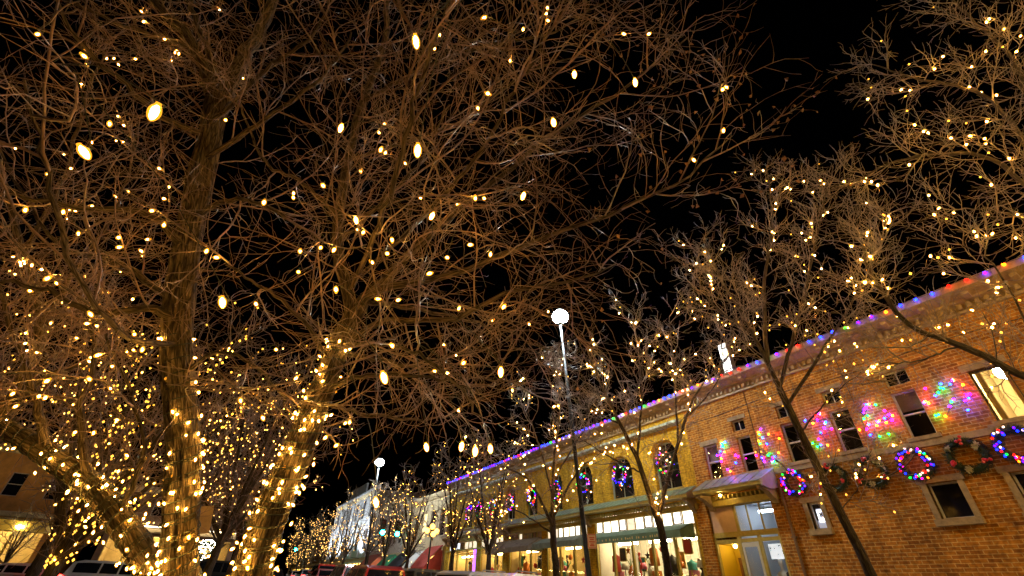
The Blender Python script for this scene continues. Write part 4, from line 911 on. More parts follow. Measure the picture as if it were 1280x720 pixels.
street_lamp('tall white street lamp shining far along the road beyond the yellow building', 12.0, 45.6, 9.9, (.6, .3))
street_lamp('tall added amber lamp put outside the picture to warm the brick wall', 12.3, -9, 7.5, (.75, .45), lm=LAMP_ADDED)  # unseen lamp, added to give the brick wall a warm tone

sg2 = thing('parking_sign', 'small white sign with red lines fixed to the dark lamp pole', 'sign', at(740, 677, 15.75))
o_ = at(740, 677, 15.75); dirn = norm(np.array([-o_[0], -o_[1], 0])); side = np.array([-dirn[1], dirn[0], 0]); zz = np.array([0, 0, 1.])
b = MB(); b.obox(o_ + dirn * .13, side * .16, dirn * .006, zz * .23); b.build('plate', mat('white sign plate', (.72, .62, .58), .5), sg2)
b = MB(); c0 = o_ + dirn * .14
for z in (.205, -.205): b.obox(c0 + zz * z, side * .14, dirn * .003, zz * .010)
for x in (.14, -.14): b.obox(c0 + side * x, side * .009, dirn * .0028, zz * .19)
for z, w_ in ((.11, .09), (.05, .07), (-.02, .10), (-.09, .06), (-.14, .08)): b.obox(c0 + zz * z, side * w_, dirn * .003, zz * .016)
b.build('red_lettering', mat('red sign paint', (.55, .05, .04), .5), sg2)
b = MB(); b.obox(o_ + dirn * .06, side * .03, dirn * .065, zz * .03); b.build('bracket', METALD, sg2)

GREENL = emit('green signal lens', (.01, 1, .50), 160); REDOFF = mat('unlit red lens', (.08, .01, .01), .3); AMBOFF = mat('unlit amber lens', (.09, .05, .01), .3)
def signal_head(par, p, d):
    """three lens head facing d"""
    s = np.array([-d[1], d[0], 0]); h = MB(); h.obox(p, s * .19, d * .12, zz * .55)
    for z in (.36, 0, -.36): h.obox(p + d * .22 + zz * (z + .15), s * .15, d * .11, zz * .012)
    o = h.build('signal_head', METALD, par)
    for z, m in ((.36, REDOFF), (0, AMBOFF), (-.36, GREENL)):
        l = MB(); a = np.arange(14) * 2 * np.pi / 14; l.add([p + d * .125 + zz * z + s * (.17 * math.cos(q)) + zz * (.17 * math.sin(q)) for q in a] + [p + d * .16 + zz * z], [(i, (i + 1) % 14, 14) for i in range(14)]); l.build('lens', m, o)
def mast(label, R, A, k_heads, H, arm_to=None, group=None):
    b = b_(R, A); t = thing('traffic_signal', label, 'traffic signal', b, group=group); p = MB(); p.tube([b - (0, 0, .05), b + (0, 0, H)], [.11, .08], 10); p.build('pole', METALD, t)
    if arm_to is not None:
        a = MB(); a.tube([b + (0, 0, H - .2), b + (arm_to * .5, 0, H + .05), b + (arm_to, 0, H + .1)], [.07, .06, .045], 8); a.build('mast_arm', METALD, t)
    for (dx, z) in k_heads: signal_head(t, b + (dx, -.15, z), np.array([0, -1., 0]))
q1 = at(352, 684, 64); q2 = at(372, 683, 64)
z_ = G(10, q1[1]); mast('far green traffic signals hanging on a mast arm over the main road', 11.9, q1[1], [(q1[0] - 11.9, q1[2] - z_), (q2[0] - 11.9, q2[2] - z_)], q1[2] - z_ + .75, q1[0] - 11.9 - .3)
q1 = at(485, 660, 34.5); z_ = G(q1[0], q1[1])
mast('dark post with two green traffic signal heads by the right kerb', q1[0] + .15, q1[1], [(-.6, q1[2] - z_), (.6, q1[2] - z_)], q1[2] - z_ + .5)
# cluster globe lamp
q = at(540, 664, 29.0); b = b_(q[0], q[1]); t = thing('globe_lamp', 'short post lamp carrying a cluster of four golden globes before the red awning', 'street lamp', b)
H = q[2] - b[2]; p = MB(); p.tube([b, b + (0, 0, H * .98)], [.07, .045], 10); p.lathe([(.16, 0), (.16, .12), (.09, .5)], tuple(b), 10); p.build('pole', METALD, t)
arm = MB()
for s in (-.34, .34): arm.tube([b + (0, 0, H - .25), b + (s, 0, H - .3), b + (s, 0, H - .1)], .025, 6)
arm.tube([b + (0, 0, H - .35), b + (0, -.3, H - .55), b + (0, -.3, H - .3)], .025, 6); arm.build('arm', METALD, t)
for dx, dy, dz in ((-.34, 0, 0), (.34, 0, 0), (0, 0, .26), (0, -.3, -.2)):
    gl = MB(); gl.lathe([(.04, -.15), (.13, -.1), (.17, .02), (.12, .14), (.02, .18)], tuple(b + (dx, dy, H + dz)), 12); gl.build('globe', emit('golden globe', (1, .50, .07), 7), t, True)

# ------------------------------------------------------------------ coloured lights on the building
cs = thing('colour_light_string', 'long string of multicoloured bulbs along the cornice of both buildings', 'string lights', (D - .6, 15, 9.64))
seq = ['purple', 'red', 'blue', 'amber', 'red', 'green', 'blue', 'red', 'purple', 'blue']
A = -1.2; i = 0; P = []; CBC = {k: bulb_mesh('bulb', .046, .10, m, 7) for k, m in CBM.items()}
while A < 41.2:
    z = 9.53 + .02 * math.sin(i * 2.3); c = seq[(i * 7 + i // 5) % 10]
    if A > 17 and c in ('red', 'amber', 'green') and i % 3: c = ('blue', 'purple')[i % 2]
    p = np.array([D - .665, A, z]); P.append(p + (.03, 0, .05))
    put_bulb(CBC[c], p, cs, .3); A += .43 if A < 12 else .34; i += 1
fast_mesh('cord', [tubes(np.array(P)[None], np.full((1, len(P)), .008), 5)], CORD, cs)

def cluster(A, z, seed, label, w=.42, h=.42, n=22):
    g = np.random.default_rng(seed); t = thing('colour_light_cluster', label, 'string lights', (D, A, z), group='bunches of coloured bulbs between the upper windows')
    a = g.random(n) * 6.28; r = np.sqrt(g.random(n)); ks = list(CB); pts = []
    for i in range(n):
        p = np.array([D - .10 - .04 * g.random(), A + math.cos(a[i]) * r[i] * w, z + math.sin(a[i]) * r[i] * h * 1.1 - math.cos(a[i]) * r[i] * .1]); pts.append(p)
        c = ['blue', 'amber', 'purple', 'green', 'red', 'blue', 'amber', 'purple', 'pink', 'green'][(i * 3 + seed) % 10]; put_bulb(ME_CH[c], p, t, .9)
    pts = np.array(pts)[np.argsort(a)]; fast_mesh('cord', [tubes((pts + (.05, 0, 0))[None], np.full((1, n), .008), 5)], CORD, t)
for i, (A, z, lab) in enumerate([(4.22, 6.55, 'beside the lit yellow window'), (6.2, 6.4, 'between the second and third upper windows from the lit one'), (8.05, 6.5, 'behind the slanting tree trunk between two upper windows'), (10.05, 6.45, 'above the right end of the pent canopy'), (11.85, 6.4, 'above the middle of the pent canopy')]):
    cluster(A, z, 200 + i, 'glowing bunch of coloured bulbs ' + lab, n=(26, 26, 18, 24, 20)[i], w=(.58, .58, .5, .58, .5)[i], h=.62)

def wreath(A, z, rad, label, lit, seed, name='wreath', R=D, group='wreaths on the brick wall', nb=46):
    g = np.random.default_rng(seed); t = thing(name, label, 'wreath', (R - .14, A, z), group=group)
    n = 2600; th = g.random(n) * 6.283; ph = g.random(n) * 6.283; tr = rad * .30 * (.35 + .65 * g.random(n)); k = rad * .78
    ring = np.stack([np.zeros(n), np.cos(th), np.sin(th)], -1); nr = ring * np.cos(ph)[:, None] + np.array([1., 0, 0]) * np.sin(ph)[:, None]
    p = ring * k + nr * (tr * .75)[:, None]; d = norm(nr + g.normal(size=(n, 3)) * .55 + np.cross([1, 0, 0], ring) * .5); L = rad * .16 * (.6 + .8 * g.random(n))
    s = norm(np.cross(d, g.normal(size=(n, 3)))) * (rad * .014)
    V = np.stack([p - s, p + s, p + d * L[:, None]], 1).reshape(-1, 3); Fc = np.arange(3 * n).reshape(n, 3)
    mb = MB(); mb.add(V, Fc.tolist()); a = np.arange(25) * 6.2832 / 24; mb.tube([(0, k * math.cos(q), k * math.sin(q)) for q in a], rad * .13, 8, False)
    mb.build('foliage', NEEDLE, t, False, True)
    def place(me, q, rr, out):
        o = bpy.data.objects.new(me.name.split('.')[0], me); COL.objects.link(o); o.parent = t; o.location = (-out, rr * math.cos(q), rr * math.sin(q)); o.rotation_euler = (random.uniform(-1, 1), random.uniform(-1, 1), random.uniform(0, 6)); return o
    if lit:
        for i in range(nb): place(ME_WB[g.choice(['red', 'blue', 'green', 'amber', 'purple', 'pink', 'white', 'red', 'blue'])], g.random() * 6.283, k + rad * .3 * (g.random() - .5) * 1.3, rad * .22 + .02 * g.random())
    else:
        for i in range(6):
            q = i * 1.047 + g.normal() * .12 + .5
            for j in range(4 if i % 2 else 5): place(ME_BER if i % 2 else ME_GOLD, q + g.normal() * .10, k + g.normal() * rad * .09, rad * .22 + .03 * g.random())
    return t
ME_WB = {k: bulb_mesh('bulb', .027, .065, emit(k + ' wreath bulb', v, {'blue': 12, 'purple': 10, 'white': 3}.get(k, 7)), 7) for k, v in CB.items()}
bm_ = MB(); bm_.lathe([(.01, -.045), (.034, -.03), (.045, 0), (.034, .03), (.01, .045)], m=8); ME_BER = bm_.mesh('red_ornament'); ME_BER.materials.append(mat('red ornament', (.55, .02, .02), .3))
bm_ = MB()
for q in range(6): bm_.obox((0, 0, 0), (.004, 0, 0), (0, .075 * math.cos(q * 1.05), .075 * math.sin(q * 1.05)), (0, -.016 * math.sin(q * 1.05), .016 * math.cos(q * 1.05)))
ME_GOLD = bm_.mesh('gold_spray'); ME_GOLD.materials.append(mat('pale gold spray', (.62, .55, .28), .35, .3))
for A, z, r, lit, lab in [(3.36, 5.05, .50, 1, 'wreath lit with coloured bulbs under the lit yellow window'), (4.46, 4.98, .50, 0, 'large dark wreath with red ornaments and gold sprays right of the lit middle wreath'), (5.70, 4.98, .48, 1, 'wreath lit with coloured bulbs above the square stone framed window'),
                          (6.92, 4.95, .50, 0, 'dark wreath with gold sprays left of the wreath above the stone framed window'), (8.09, 4.96, .46, 0, 'dark wreath partly hidden by the slanting tree trunk'), (9.43, 5.0, .45, 1, 'wreath lit with coloured bulbs beside the end of the pent canopy')]:
    wreath(A, z, r, lab, lit, int(A * 100))
arch_lab = ['nearest the brick building', 'behind the forked tree limbs', 'beside the lamp pole', 'right of the wide spreading tree', 'just left of the wide spreading tree', 'third past the grey green awning', 'above the long grey brown awning end', 'second from the far corner', 'at the far corner of the yellow building']
for i, (a0, a1, z0, z1) in enumerate(AR):
    wreath((a0 + a1) / 2, 6.75, .62, 'coloured wreath in the arched window ' + arch_lab[i], 1, 300 + i, group='wreaths in the arched windows', nb=36, R=D + .2)

# ------------------------------------------------------------------ shop goods
def goods(kind, p, c, label, s=1.0):
    m = mat('goods %s' % (c,), {'red': (.6, .04, .03), 'orange': (.75, .22, .03), 'green': (.05, .22, .06), 'black': (.02, .02, .02), 'white': (.75, .72, .68), 'teal': (.03, .35, .38), 'gold': (.7, .45, .08), 'pink': (.75, .2, .35)}[c], .5)
    t = thing(kind, label, kind.replace('_', ' '), p); b = MB()
    if kind == 'vase': b.lathe([(.06, 0), (.13, .08), (.16, .2), (.07, .36), (.06, .42), (.09, .46)], m=14); n = 'body'
    elif kind == 'lamp_shade': b.lathe([(.2, 0), (.13, .26), (.12, .26), (.19, 0)], m=16); n = 'shade'
    elif kind == 'bauble': b.lathe([(.02, -.14), (.1, -.1), (.14, 0), (.1, .1), (.02, .14)], m=14); n = 'ball'
    elif kind == 'garland': b.tube([(.0, .05 * math.sin(i * .9), -i * .09) for i in range(14)], [.05 + .02 * math.sin(i * 2.2) for i in range(14)], 8); n = 'rope'
    elif kind == 'framed_picture': b.box(-.02, .0, -.2, .2, -.26, .26); n = 'picture'
    elif kind == 'gift_box': b.box(-.15, .15, -.16, .16, 0, .24); n = 'box'
    elif kind == 'star': 
        a = [(.22 if i % 2 == 0 else .09, math.pi / 2 + i * math.pi / 5) for i in range(10)]; b.add([(-.03, 0, 0), (.03, 0, 0)] + [(0, r * math.cos(q), r * math.sin(q)) for r, q in a], [(0, 2 + i, 2 + (i + 1) % 10) for i in range(10)] + [(1, 2 + (i + 1) % 10, 2 + i) for i in range(10)]); n = 'points'
    elif kind == 'coat': b.lathe([(.20, -.7), (.24, -.68), (.2, -.3), (.21, -.02), (.06, .06), (.05, .1)], m=12); n = 'cloth'
    b.build(n, m, t, kind in ('vase', 'bauble', 'lamp_shade', 'coat'), True)
    d = MB()
    if kind in ('bauble', 'star', 'garland', 'coat'): d.tube([(0, 0, .1), (0, 0, 3.98 - p[2])], .006, 5); d.build('hanging_wire', METALD, t, False, True)
    elif kind == 'framed_picture': 
        for y in (-.22, .22): d.box(-.035, .01, y - .02, y + .02, -.28, .28)
        for z in (-.28, .28): d.box(-.033, .008, -.2, .2, z - .02, z + .02)
        d.build('frame', OLIVE, t, False, True); e = MB(); e.tube([(-.01, 0, .3), (-.01, 0, 3.98 - p[2])], .005, 5); e.build('hanging_wire', METALD, t, False, True)
    elif kind == 'gift_box': d.box(-.155, .155, -.025, .025, -.001, .248); d.build('ribbon', mat('goods gold', (.7, .45, .08), .5), t, False, True)
    elif kind == 'lamp_shade': d.lathe([(.09, -.32), (.02, -.28), (.02, 0)], m=10); d.build('stand', METALD, t, False, True)
    elif kind == 'vase': 
        for q in range(7): d.tube([(0, 0, .42), (.09 * math.cos(q), .09 * math.sin(q), .62), (.2 * math.cos(q), .2 * math.sin(q), .74 + .03 * (q % 3))], .012, 5)
        d.build('stems', mat('goods green', (.05, .22, .06), .5), t, False, True)
def rack(A0, A1, z, label):
    t = thing('display_shelf', label, 'shelf', (D + .75, (A0 + A1) / 2, .4)); b = MB(); b.box(D + .55, D + .95, A0, A1, z - .04, z); b.box(D + .55, D + .95, A0, A1, 1.3, 1.34); b.build('shelf', OLIVE, t)
    b = MB()
    for a in (A0 + .03, A1 - .03): b.box(D + .72, D + .78, a - .025, a + .025, .4, z - .041)
    b.build('upright', OLIVE, t)
spots = [(14.9, 'shop window beside the pilaster'), (16.4, 'window behind the forked trunk'), (17.9, 'window under the green awning middle'), (19.6, 'window under the green awning left end'),
         (22.3, 'window right of the spreading tree'), (24.4, 'window left of the lamp pole'), (27.2, 'window under the long awning'), (29.2, 'window at the long awning far end'), (33.0, 'window under the cream fascia'), (37.5, 'window by the violet panel')]
kinds = ['vase', 'lamp_shade', 'gift_box']; hk = ['bauble', 'star', 'garland', 'framed_picture', 'coat']; cols = ['red', 'orange', 'green', 'black', 'white', 'teal', 'gold', 'pink']
q = 0
for j, (A, where) in enumerate(spots):
    rack(A - .55, A + .55, 2.2, 'wooden display shelf, ' + where)
    for i in range(3):
        k = kinds[(j + i) % 3]; c = cols[(q * 3 + 1) % 8]; goods(k, (D + .72, A - .42 + .42 * i, 2.2 + (.32 if k == 'lamp_shade' else 0)), c, '%s %s on the shelf, %s' % (c, k.replace('_', ' '), where)); q += 1
    for i in range(5):
        k = hk[(j * 2 + i) % 5]; c = cols[(q * 5 + 2) % 8]; goods(k, (D + .45 + .22 * ((i * 2) % 3), A - .62 + .31 * i, 3.02 + .3 * math.sin(q * 2.4)), c, '%s %s hung in %s' % (c, k.replace('_', ' '), where)); q += 1

# ------------------------------------------------------------------ buildings further up the street
def block(label, R, A0, A1, H, wm, floors, nwin, win=(.9, 1.5), glow=None, name='shop_building', shop=True, depth=12):
    t = thing(name, label, 'building', (R, (A0 + A1) / 2, 0)); holes = []
    fh = (H - 4.6) / max(1, floors)
    for f in range(floors):
        for i in range(nwin):
            a = A0 + (A1 - A0) * (i + .5) / nwin; z = 5.4 + f * fh; holes.append((a - win[0] / 2, a + win[0] / 2, z, min(z + win[1], H - .6)))
    sh = [(A0 + .4, A1 - .4, G(R, A0) + .2, 3.9)] if shop else []
    b = MB(); wall_holes(b, A0, A1, -1, H - .35, holes + sh, R=R); b.build('wall', wm, t)
    shell('side_wall', t, A0, A1, H, depth, wm, R=R)
    c = MB(); c.prism([(R, H - .5), (R - .12, H - .45), (R - .3, H - .2), (R - .34, H - .05), (R - .34, H), (R + .3, H), (R + .3, H - .5)], A0, A1); c.prism([(R - .003, 4.5), (R - .18, 4.42), (R - .18, 4.2), (R - .003, 4.15)], A0, A1); c.build('cornice', CREAM, t)
    bk = MB(); bk.box(R + .9, R + 5, A0 + .05, A1 - .05, 5.0, H - .6); bk.build('unlit_room', DARKROOM, t)
    for i, h in enumerate(holes): window(t, *h, FRAMEW, glow[i % len(glow)] if glow else DGLASS, R=R + .12)
    if shop:
        room(t, A0 + .4, A1 - .4, G(R, A0) + .2, 3.9, 2.5, WARMP, 'shop_room', R=R + .285)
        p = MB(); p.quad((R + .2, A0 + .4, .5), (R + .2, A1 - .4, .5), (R + .2, A1 - .4, 3.9), (R + .2, A0 + .4, 3.9)); p.build('display_pane', GLASS, t)
        f = MB(); n = max(3, int((A1 - A0) / 1.6))
        for i in range(n + 1): a = A0 + .4 + (A1 - A0 - .8) * i / n; f.box(R + .12, R + .22, a - .05, a + .05, .2, 3.898)
        f.build('shop_front_frame', OLIVE, t)
        tl = MB(); tl.tube([(R + 1.2, A0 + 1, 3.5), (R + 1.2, A1 - 1, 3.5)], .05, 8); tl.build('tube_lamp', TUBE_Y, t)
    return t
GLOWW = emit('warm lit window', (1, .72, .35), 1.2)
t = block('cream two storey building with red, white and black awnings', D, 41.6, 53.5, 9.2, CREAM, 1, 5, win=(1.3, 2.3), glow=[DGLASS, DGLASS, GLOWW])
awning(t, 41.8, 45.2, 4.6, 2.9, 1.6, mat('red canvas', (.45, .06, .04), .85, noise=(3, .2)), 'sloping red canvas awning'); awning(t, 45.6, 47.9, 4.4, 3.0, 1.5, mat('white canvas', (.68, .66, .62), .85), 'white canvas awning'); awning(t, 48.3, 52.4, 4.5, 3.0, 1.7, mat('black canvas', (.02, .022, .03), .8), 'black canvas awning')
t = block('pale two storey block with a green awning and a pink awning', D, 53.8, 66.5, 10.0, mat('pale stucco', (.62, .56, .48), .8, noise=(2, .2)), 1, 6, win=(1.3, 2.1))
awning(t, 54.5, 57.5, 4.4, 3.2, 1.4, mat('bright green canvas', (.04, .32, .18), .85), 'green canvas awning'); awning(t, 60, 65.5, 4.6, 3.2, 1.5, mat('pink canvas', (.6, .2, .16), .85), 'pink canvas awning')
t = block('tall white ornate building floodlit at the far end of the street', D, 68, 94, 12.8, mat('white painted stone', (.80, .82, .84), .7, noise=(1.5, .15)), 2, 6, win=(2.0, 2.6))
c = MB(); c.prism([(D - .4, 12.8), (D - .4, 13.1), (D + .2, 13.5), (D + .3, 12.8)], 67.8, 94.2); c.prism([(D + .1, 13.2), (D + .1, 14.8), (D + .35, 14.8), (D + .35, 13.2)], 76, 86)
for a in (68.2, 72.4, 76.7, 81, 85.3, 89.6, 93.6): c.box(D - .22, D - .004, a - .3, a + .3, 4.6, 12.3)
c.build('parapet', MATS['white painted stone'], t)
for i, a in enumerate((70.5, 78, 85.5, 92)):
    f = thing('flood_light', 'white flood light aimed up the tall white facade, number %s along it' % ('one', 'two', 'three', 'four')[i], 'flood light', (D - 2.2, a, 4.6), group='flood lights of the white building'); f['label'] = 'small flood light on the ledge of the white building, %s from the street lamp' % ('nearest', 'second', 'third', 'farthest')[i]
    h_ = MB(); h_.box(-.15, .15, -.2, .2, -.12, .1); h_.tube([(.0, 0, -.1), (2.2, 0, -.25)], .03, 6); h_.build('housing', METALD, f, local=True)
    L = bpy.data.lights.new('flood', 'SPOT'); L.energy = 3200; L.color = (.84, .92, 1); L.spot_size = R_(120); L.spot_blend = .8; L.shadow_soft_size = .1; lo = bpy.data.objects.new('flood', L); COL.objects.link(lo); lo.parent = f; lo.location = (.17, 0, .14); lo.rotation_euler = Vector((.45, 0, .9)).to_track_quat('-Z', 'Y').to_euler()
block('dark three storey building past the tall white one', D, 94.5, 108, 10.2, mat('dull brick', (.16, .09, .06), .85, noise=(3, .3)), 2, 6, glow=[DGLASS, GLOWW, DGLASS, DGLASS])
block('low far building closing the row beyond the signals', D, 109, 135, 8.5, mat('tan stucco', (.4, .32, .22), .8, noise=(2, .3)), 1, 9, glow=[GLOWW, DGLASS])
# left side, facing the camera across the side street: a block turned by parenting to a rotated empty
def left_block(label, R0, R1, A, H, wm, floors, nwin, glow=None, canopy_m=None, shop=True):
    t = block(label, 0, -(R1 - R0) / 2, (R1 - R0) / 2, H, wm, floors, nwin, glow=glow, shop=shop)
    for ch in t.children: pass
    t.rotation_euler = (0, 0, R_(90)); t.location = ((R0 + R1) / 2, A, .25); return t
lb_ = left_block('orange building with a lit canopy across the side street', -24, -10.2, 46.5, 8.6, mat('orange stucco', (.60, .30, .08), .8, noise=(2, .25)), 1, 6)
b = MB(); b.prism([(-.003, 4.1), (-1.5, 3.9), (-1.5, 3.3), (-.003, 3.3)], -6.8, 6.8); o = b.build('canopy', mat('yellow canopy', (.70, .52, .12), .6), lb_, local=True)
for i in range(6):
    c = MB(); c.lathe([(.05, 3.05), (.2, 3.12), (.22, 3.2), (.12, 3.29)], (-1.7, -5.5 + 2.2 * i, .35), 12); c.build('canopy_lamp', emit('canopy lamp', (1, .72, .25), 40), o, True, local=True)
lb2 = left_block('dark brick corner building with a pale lit strip over its windows', -8.2, 1.5, 52, 7.6, mat('dark brick', (.14, .08, .05), .85, noise=(3, .3)), 1, 5)
b = MB(); b.box(-.45, -.25, -4.6, 4.6, 4.55, 4.64); b.build('lit_strip', emit('pale strip light', (1, .8, .5), 5), lb2, local=True)
left_block('brown low building further back on the left', -46, -26, 52, 6.5, mat('brown stucco', (.25, .15, .08), .8, noise=(2, .3)), 1, 7)
# board on a post behind the upright trunk
q = at(255, 650, 11.5); b = b_(q[0], q[1]); t = thing('sign_board', 'tan blank board on a post just behind the tall upright trunk', 'sign', b)
p = MB(); p.tube([b, (b[0], b[1], q[2])], .04, 8); p.build('post', METALD, t); p = MB(); p.obox(q - (0, .06, 0), (.17, 0, .03), (0, .02, 0), (-.06, 0, .32)); p.build('board', mat('tan board', (.55, .36, .16), .6, noise=(6, .2)), t)
# ball shaped lit shrub
q = at(255, 690, 27); b = b_(q[0], q[1]); t = thing('ball_shrub', 'round clipped shrub covered in tiny white lights between the trunks', 'shrub', b)
g = np.random.default_rng(9); n = 1500; d = norm(g.normal(size=(n, 3))); rr = .58 * (.7 + .35 * g.random(n)); c = np.array([q[0], q[1], q[2]]); p = c + d * rr[:, None]; s = norm(np.cross(d, g.normal(size=(n, 3)))) * .035
mb = MB(); mb.add(np.stack([p - s, p + s, p + d * .09 + g.normal(size=(n, 3)) * .03], 1).reshape(-1, 3), np.arange(3 * n).reshape(n, 3).tolist()); mb.build('foliage', NEEDLE, t)
p = MB(); p.tube([b, c], .07, 8); p.build('stem', TWIG2, t)
d = norm(g.normal(size=(140, 3))); far_string('tiny white lights covering the round clipped shrub', c, c + d * .66, .022, emit('white tiny bulb', (1, .85, .65), 60), None)

# ------------------------------------------------------------------ cars
TYRE = mat('tyre rubber', (.02, .02, .02), .8); RIM = mat('alloy rim', (.45, .45, .46), .3, .9); CARGL = mat('car window', (.012, .014, .018), .06, spec=.8); TRIMB = mat('black trim', (.02, .02, .022), .5)
TAIL = emit('red tail lamp lit', (1, .015, .01), 40); TAILO = mat('red tail lamp', (.35, .01, .01), .2); HEADO = mat('headlamp lens', (.6, .6, .62), .15); HEAD = emit('headlamp lit', (1, .93, .8), 90)
def paint(name, c):
    m = mat(name, c, .3, .0, noise=(3, .06)); setc(m.node_tree.nodes['Principled BSDF'], 'Coat Weight', .8); setc(m.node_tree.nodes['Principled BSDF'], 'Coat Roughness', .05); return m
KIND = {   # length, width, stations (x, z_low, z_high, half width) of body; cabin (x, z) base points
 'suv': dict(L=4.7, W=1.86, hood=1.02, belt=1.08, roof=1.74, cab=[(-2.22, 1.0), (-2.0, 1.62), (-1.6, 1.72), (.35, 1.74), (.72, 1.64), (1.25, 1.02)]),
 'sedan': dict(L=4.75, W=1.82, hood=.86, belt=.94, roof=1.46, cab=[(-1.75, .94), (-1.1, 1.36), (-.7, 1.44), (.3, 1.46), (.62, 1.4), (1.35, .9)]),
}
def car(label, kind, pm, pos, heading, lights=False, head=False, group=None, rails=False):
    K = KIND[kind]; L, W = K['L'], K['W']; t = thing('car', label, 'car', b_(*pos) + (0, 0, -.13), heading, group)
    h = L / 2; hood, belt = K['hood'], K['belt']
    st = [(-h, .5, belt - .22, W / 2 - .16), (-h + .05, .34, belt - .1, W / 2 - .08), (-h + .25, .26, belt, W / 2 - .01), (-h + .9, .24, belt, W / 2), (0, .22, belt, W / 2), (h - 1.35, .24, hood + .03, W / 2), (h - .6, .24, hood - .08, W / 2 - .02), (h - .2, .28, hood - .2, W / 2 - .09), (h - .04, .36, hood - .3, W / 2 - .2), (h, .48, hood - .42, W / 2 - .3)]
    V = []; m = 16
    for x, a, b, w_ in st:
        for k in range(m):
            q = 2 * math.pi * k / m + math.pi / m; c, s = math.cos(q), math.sin(q); e = .38
            V.append((x, math.copysign(abs(c) ** e, c) * w_, (a + b) / 2 + math.copysign(abs(s) ** e, s) * (b - a) / 2))
    mb = MB(); Fc = [(i * m + k, i * m + (k + 1) % m, (i + 1) * m + (k + 1) % m, (i + 1) * m + k) for i in range(len(st) - 1) for k in range(m)] + [tuple(range(m)), tuple(range((len(st) - 1) * m, len(st) * m))[::-1]]
    mb.add(V, Fc); mb.build('body', pm, t, True, True)
    # cabin: roof and pillars in paint
    cab = K['cab']; top = K['roof']
    def hw(z): return W / 2 - .05 - (z - belt) / (top - belt) * .20 if z > belt else W / 2 - .04
    c = MB(); n = len(cab); Vc = [(x, hw(z), z) for x, z in cab] + [(x, -hw(z), z) for x, z in cab]
    c.add(Vc, [tuple(range(n)), tuple(range(n, 2 * n))[::-1]] + [(i, i + 1, i + 1 + n, i + n) for i in range(n - 1)]); c.build('cabin', pm, t, False, True)
    def side(x0, x1, s, nm):   # one side window, 6 mm proud of the cabin
        lo = belt + .06; hi = top - .13
        def zc(x): return np.interp(x, [p[0] for p in cab], [p[1] for p in cab]) - .08
        pts = [(x0, lo), (x1, lo), (x1, min(hi, zc(x1))), ((x0 + x1) / 2, min(hi, zc((x0 + x1) / 2))), (x0, min(hi, zc(x0)))]
        q = MB(); q.add([(x, s * (hw(z) + .006), z) for x, z in pts], [(0, 1, 2, 3, 4)]); q.build(nm, CARGL, t, False, True)
    xs = [cab[0][0] + .32, -.75, .12, cab[-1][0] - .42] if kind == 'suv' else [cab[0][0] + .5, -.7, .15, cab[-1][0] - .45]
    for s in (1, -1):
        for i in range(3): side(xs[i] + .04, xs[i + 1] - .04, s, 'side_window')
    def screen(p, q, nm):
        (x0, z0), (x1, z1) = p, q; d = np.array([x1 - x0, z1 - z0]); nrm = np.array([-d[1], d[0]]) / np.linalg.norm(d) * .007; nrm *= 1 if (nrm[0] * (1 if nm == 'windscreen' else -1)) > 0 else -1
        P = [np.array([x0, z0]) + d * .12 + nrm, np.array([x0, z0]) + d * .92 + nrm]; q = MB()
        q.add([(P[0][0], hw(P[0][1]) - .1, P[0][1]), (P[0][0], -hw(P[0][1]) + .1, P[0][1]), (P[1][0], -hw(P[1][1]) + .08, P[1][1]), (P[1][0], hw(P[1][1]) - .08, P[1][1])], [(0, 1, 2, 3)]); q.build(nm, CARGL, t, False, True)
    screen(cab[0], cab[1], 'rear_window'); screen(cab[-1], cab[-2], 'windscreen')
    for s in (1, -1):
        for x in (-L * .29, L * .30):
            ty = MB(); ty.lathe([(.2, -.1), (.32, -.11), (.345, -.07), (.345, .07), (.32, .11), (.2, .1)], (x, s * (W / 2 - .1), .345), 20, 1); wl = ty.build('wheel', TYRE, t, False, True)
            ri = MB(); ri.lathe([(.03, .085), (.06, .09), (.2, .075), (.22, .108)], (x, s * (W / 2 - .1), .345), 20, 1) if s > 0 else ri.lathe([(.22, -.108), (.2, -.075), (.06, -.09), (.03, -.085)], (x, s * (W / 2 - .1), .345), 20, 1); ri.build('rim', RIM, wl, False, True)
        tl = MB(); tl.obox((-h + .07, s * (W / 2 - .2), belt - .14), (.06, 0, 0), (0, .14, 0), (.01, 0, .09)); tl.build('tail_lamp', TAIL if lights else TAILO, t, False, True)
        hl = MB(); hl.obox((h - .13, s * (W / 2 - .27), hood - .27), (.08, 0, 0), (-.04, s * .17, 0), (0, 0, .07)); hl.build('headlamp', HEAD if head else HEADO, t, False, True)
        mr = MB(); mr.obox((cab[-1][0] - .45, s * (W / 2 + .07), belt + .06), (.06, 0, 0), (0, .09, 0), (0, 0, .065)); mr.build('wing_mirror', pm, t, False, True)
        for x in (-.95, .05): d_ = MB(); d_.obox((x, s * (W / 2 + .008), belt - .14), (.09, 0, 0), (0, .012, 0), (0, 0, .015)); d_.build('door_handle', TRIMB, t, False, True)
        if rails: r = MB(); r.tube([(-1.5, s * .62, top - .02), (-1.4, s * .62, top + .05), (.1, s * .62, top + .06), (.2, s * .62, top - .01)], .02, 6); r.build('roof_rail', METALG, t, False, True)
    bp = MB(); bp.obox((-h + .04, 0, .42), (.08, 0, 0), (0, W / 2 - .14, 0), (0, 0, .10)); bp.build('bumper', TRIMB, t, False, True)
    pl = MB(); pl.obox((-h - .008, 0, belt - .32), (.006, 0, 0), (0, .17, 0), (0, 0, .06)); pl.build('number_plate', FRAMEW, t, False, True)
    return t
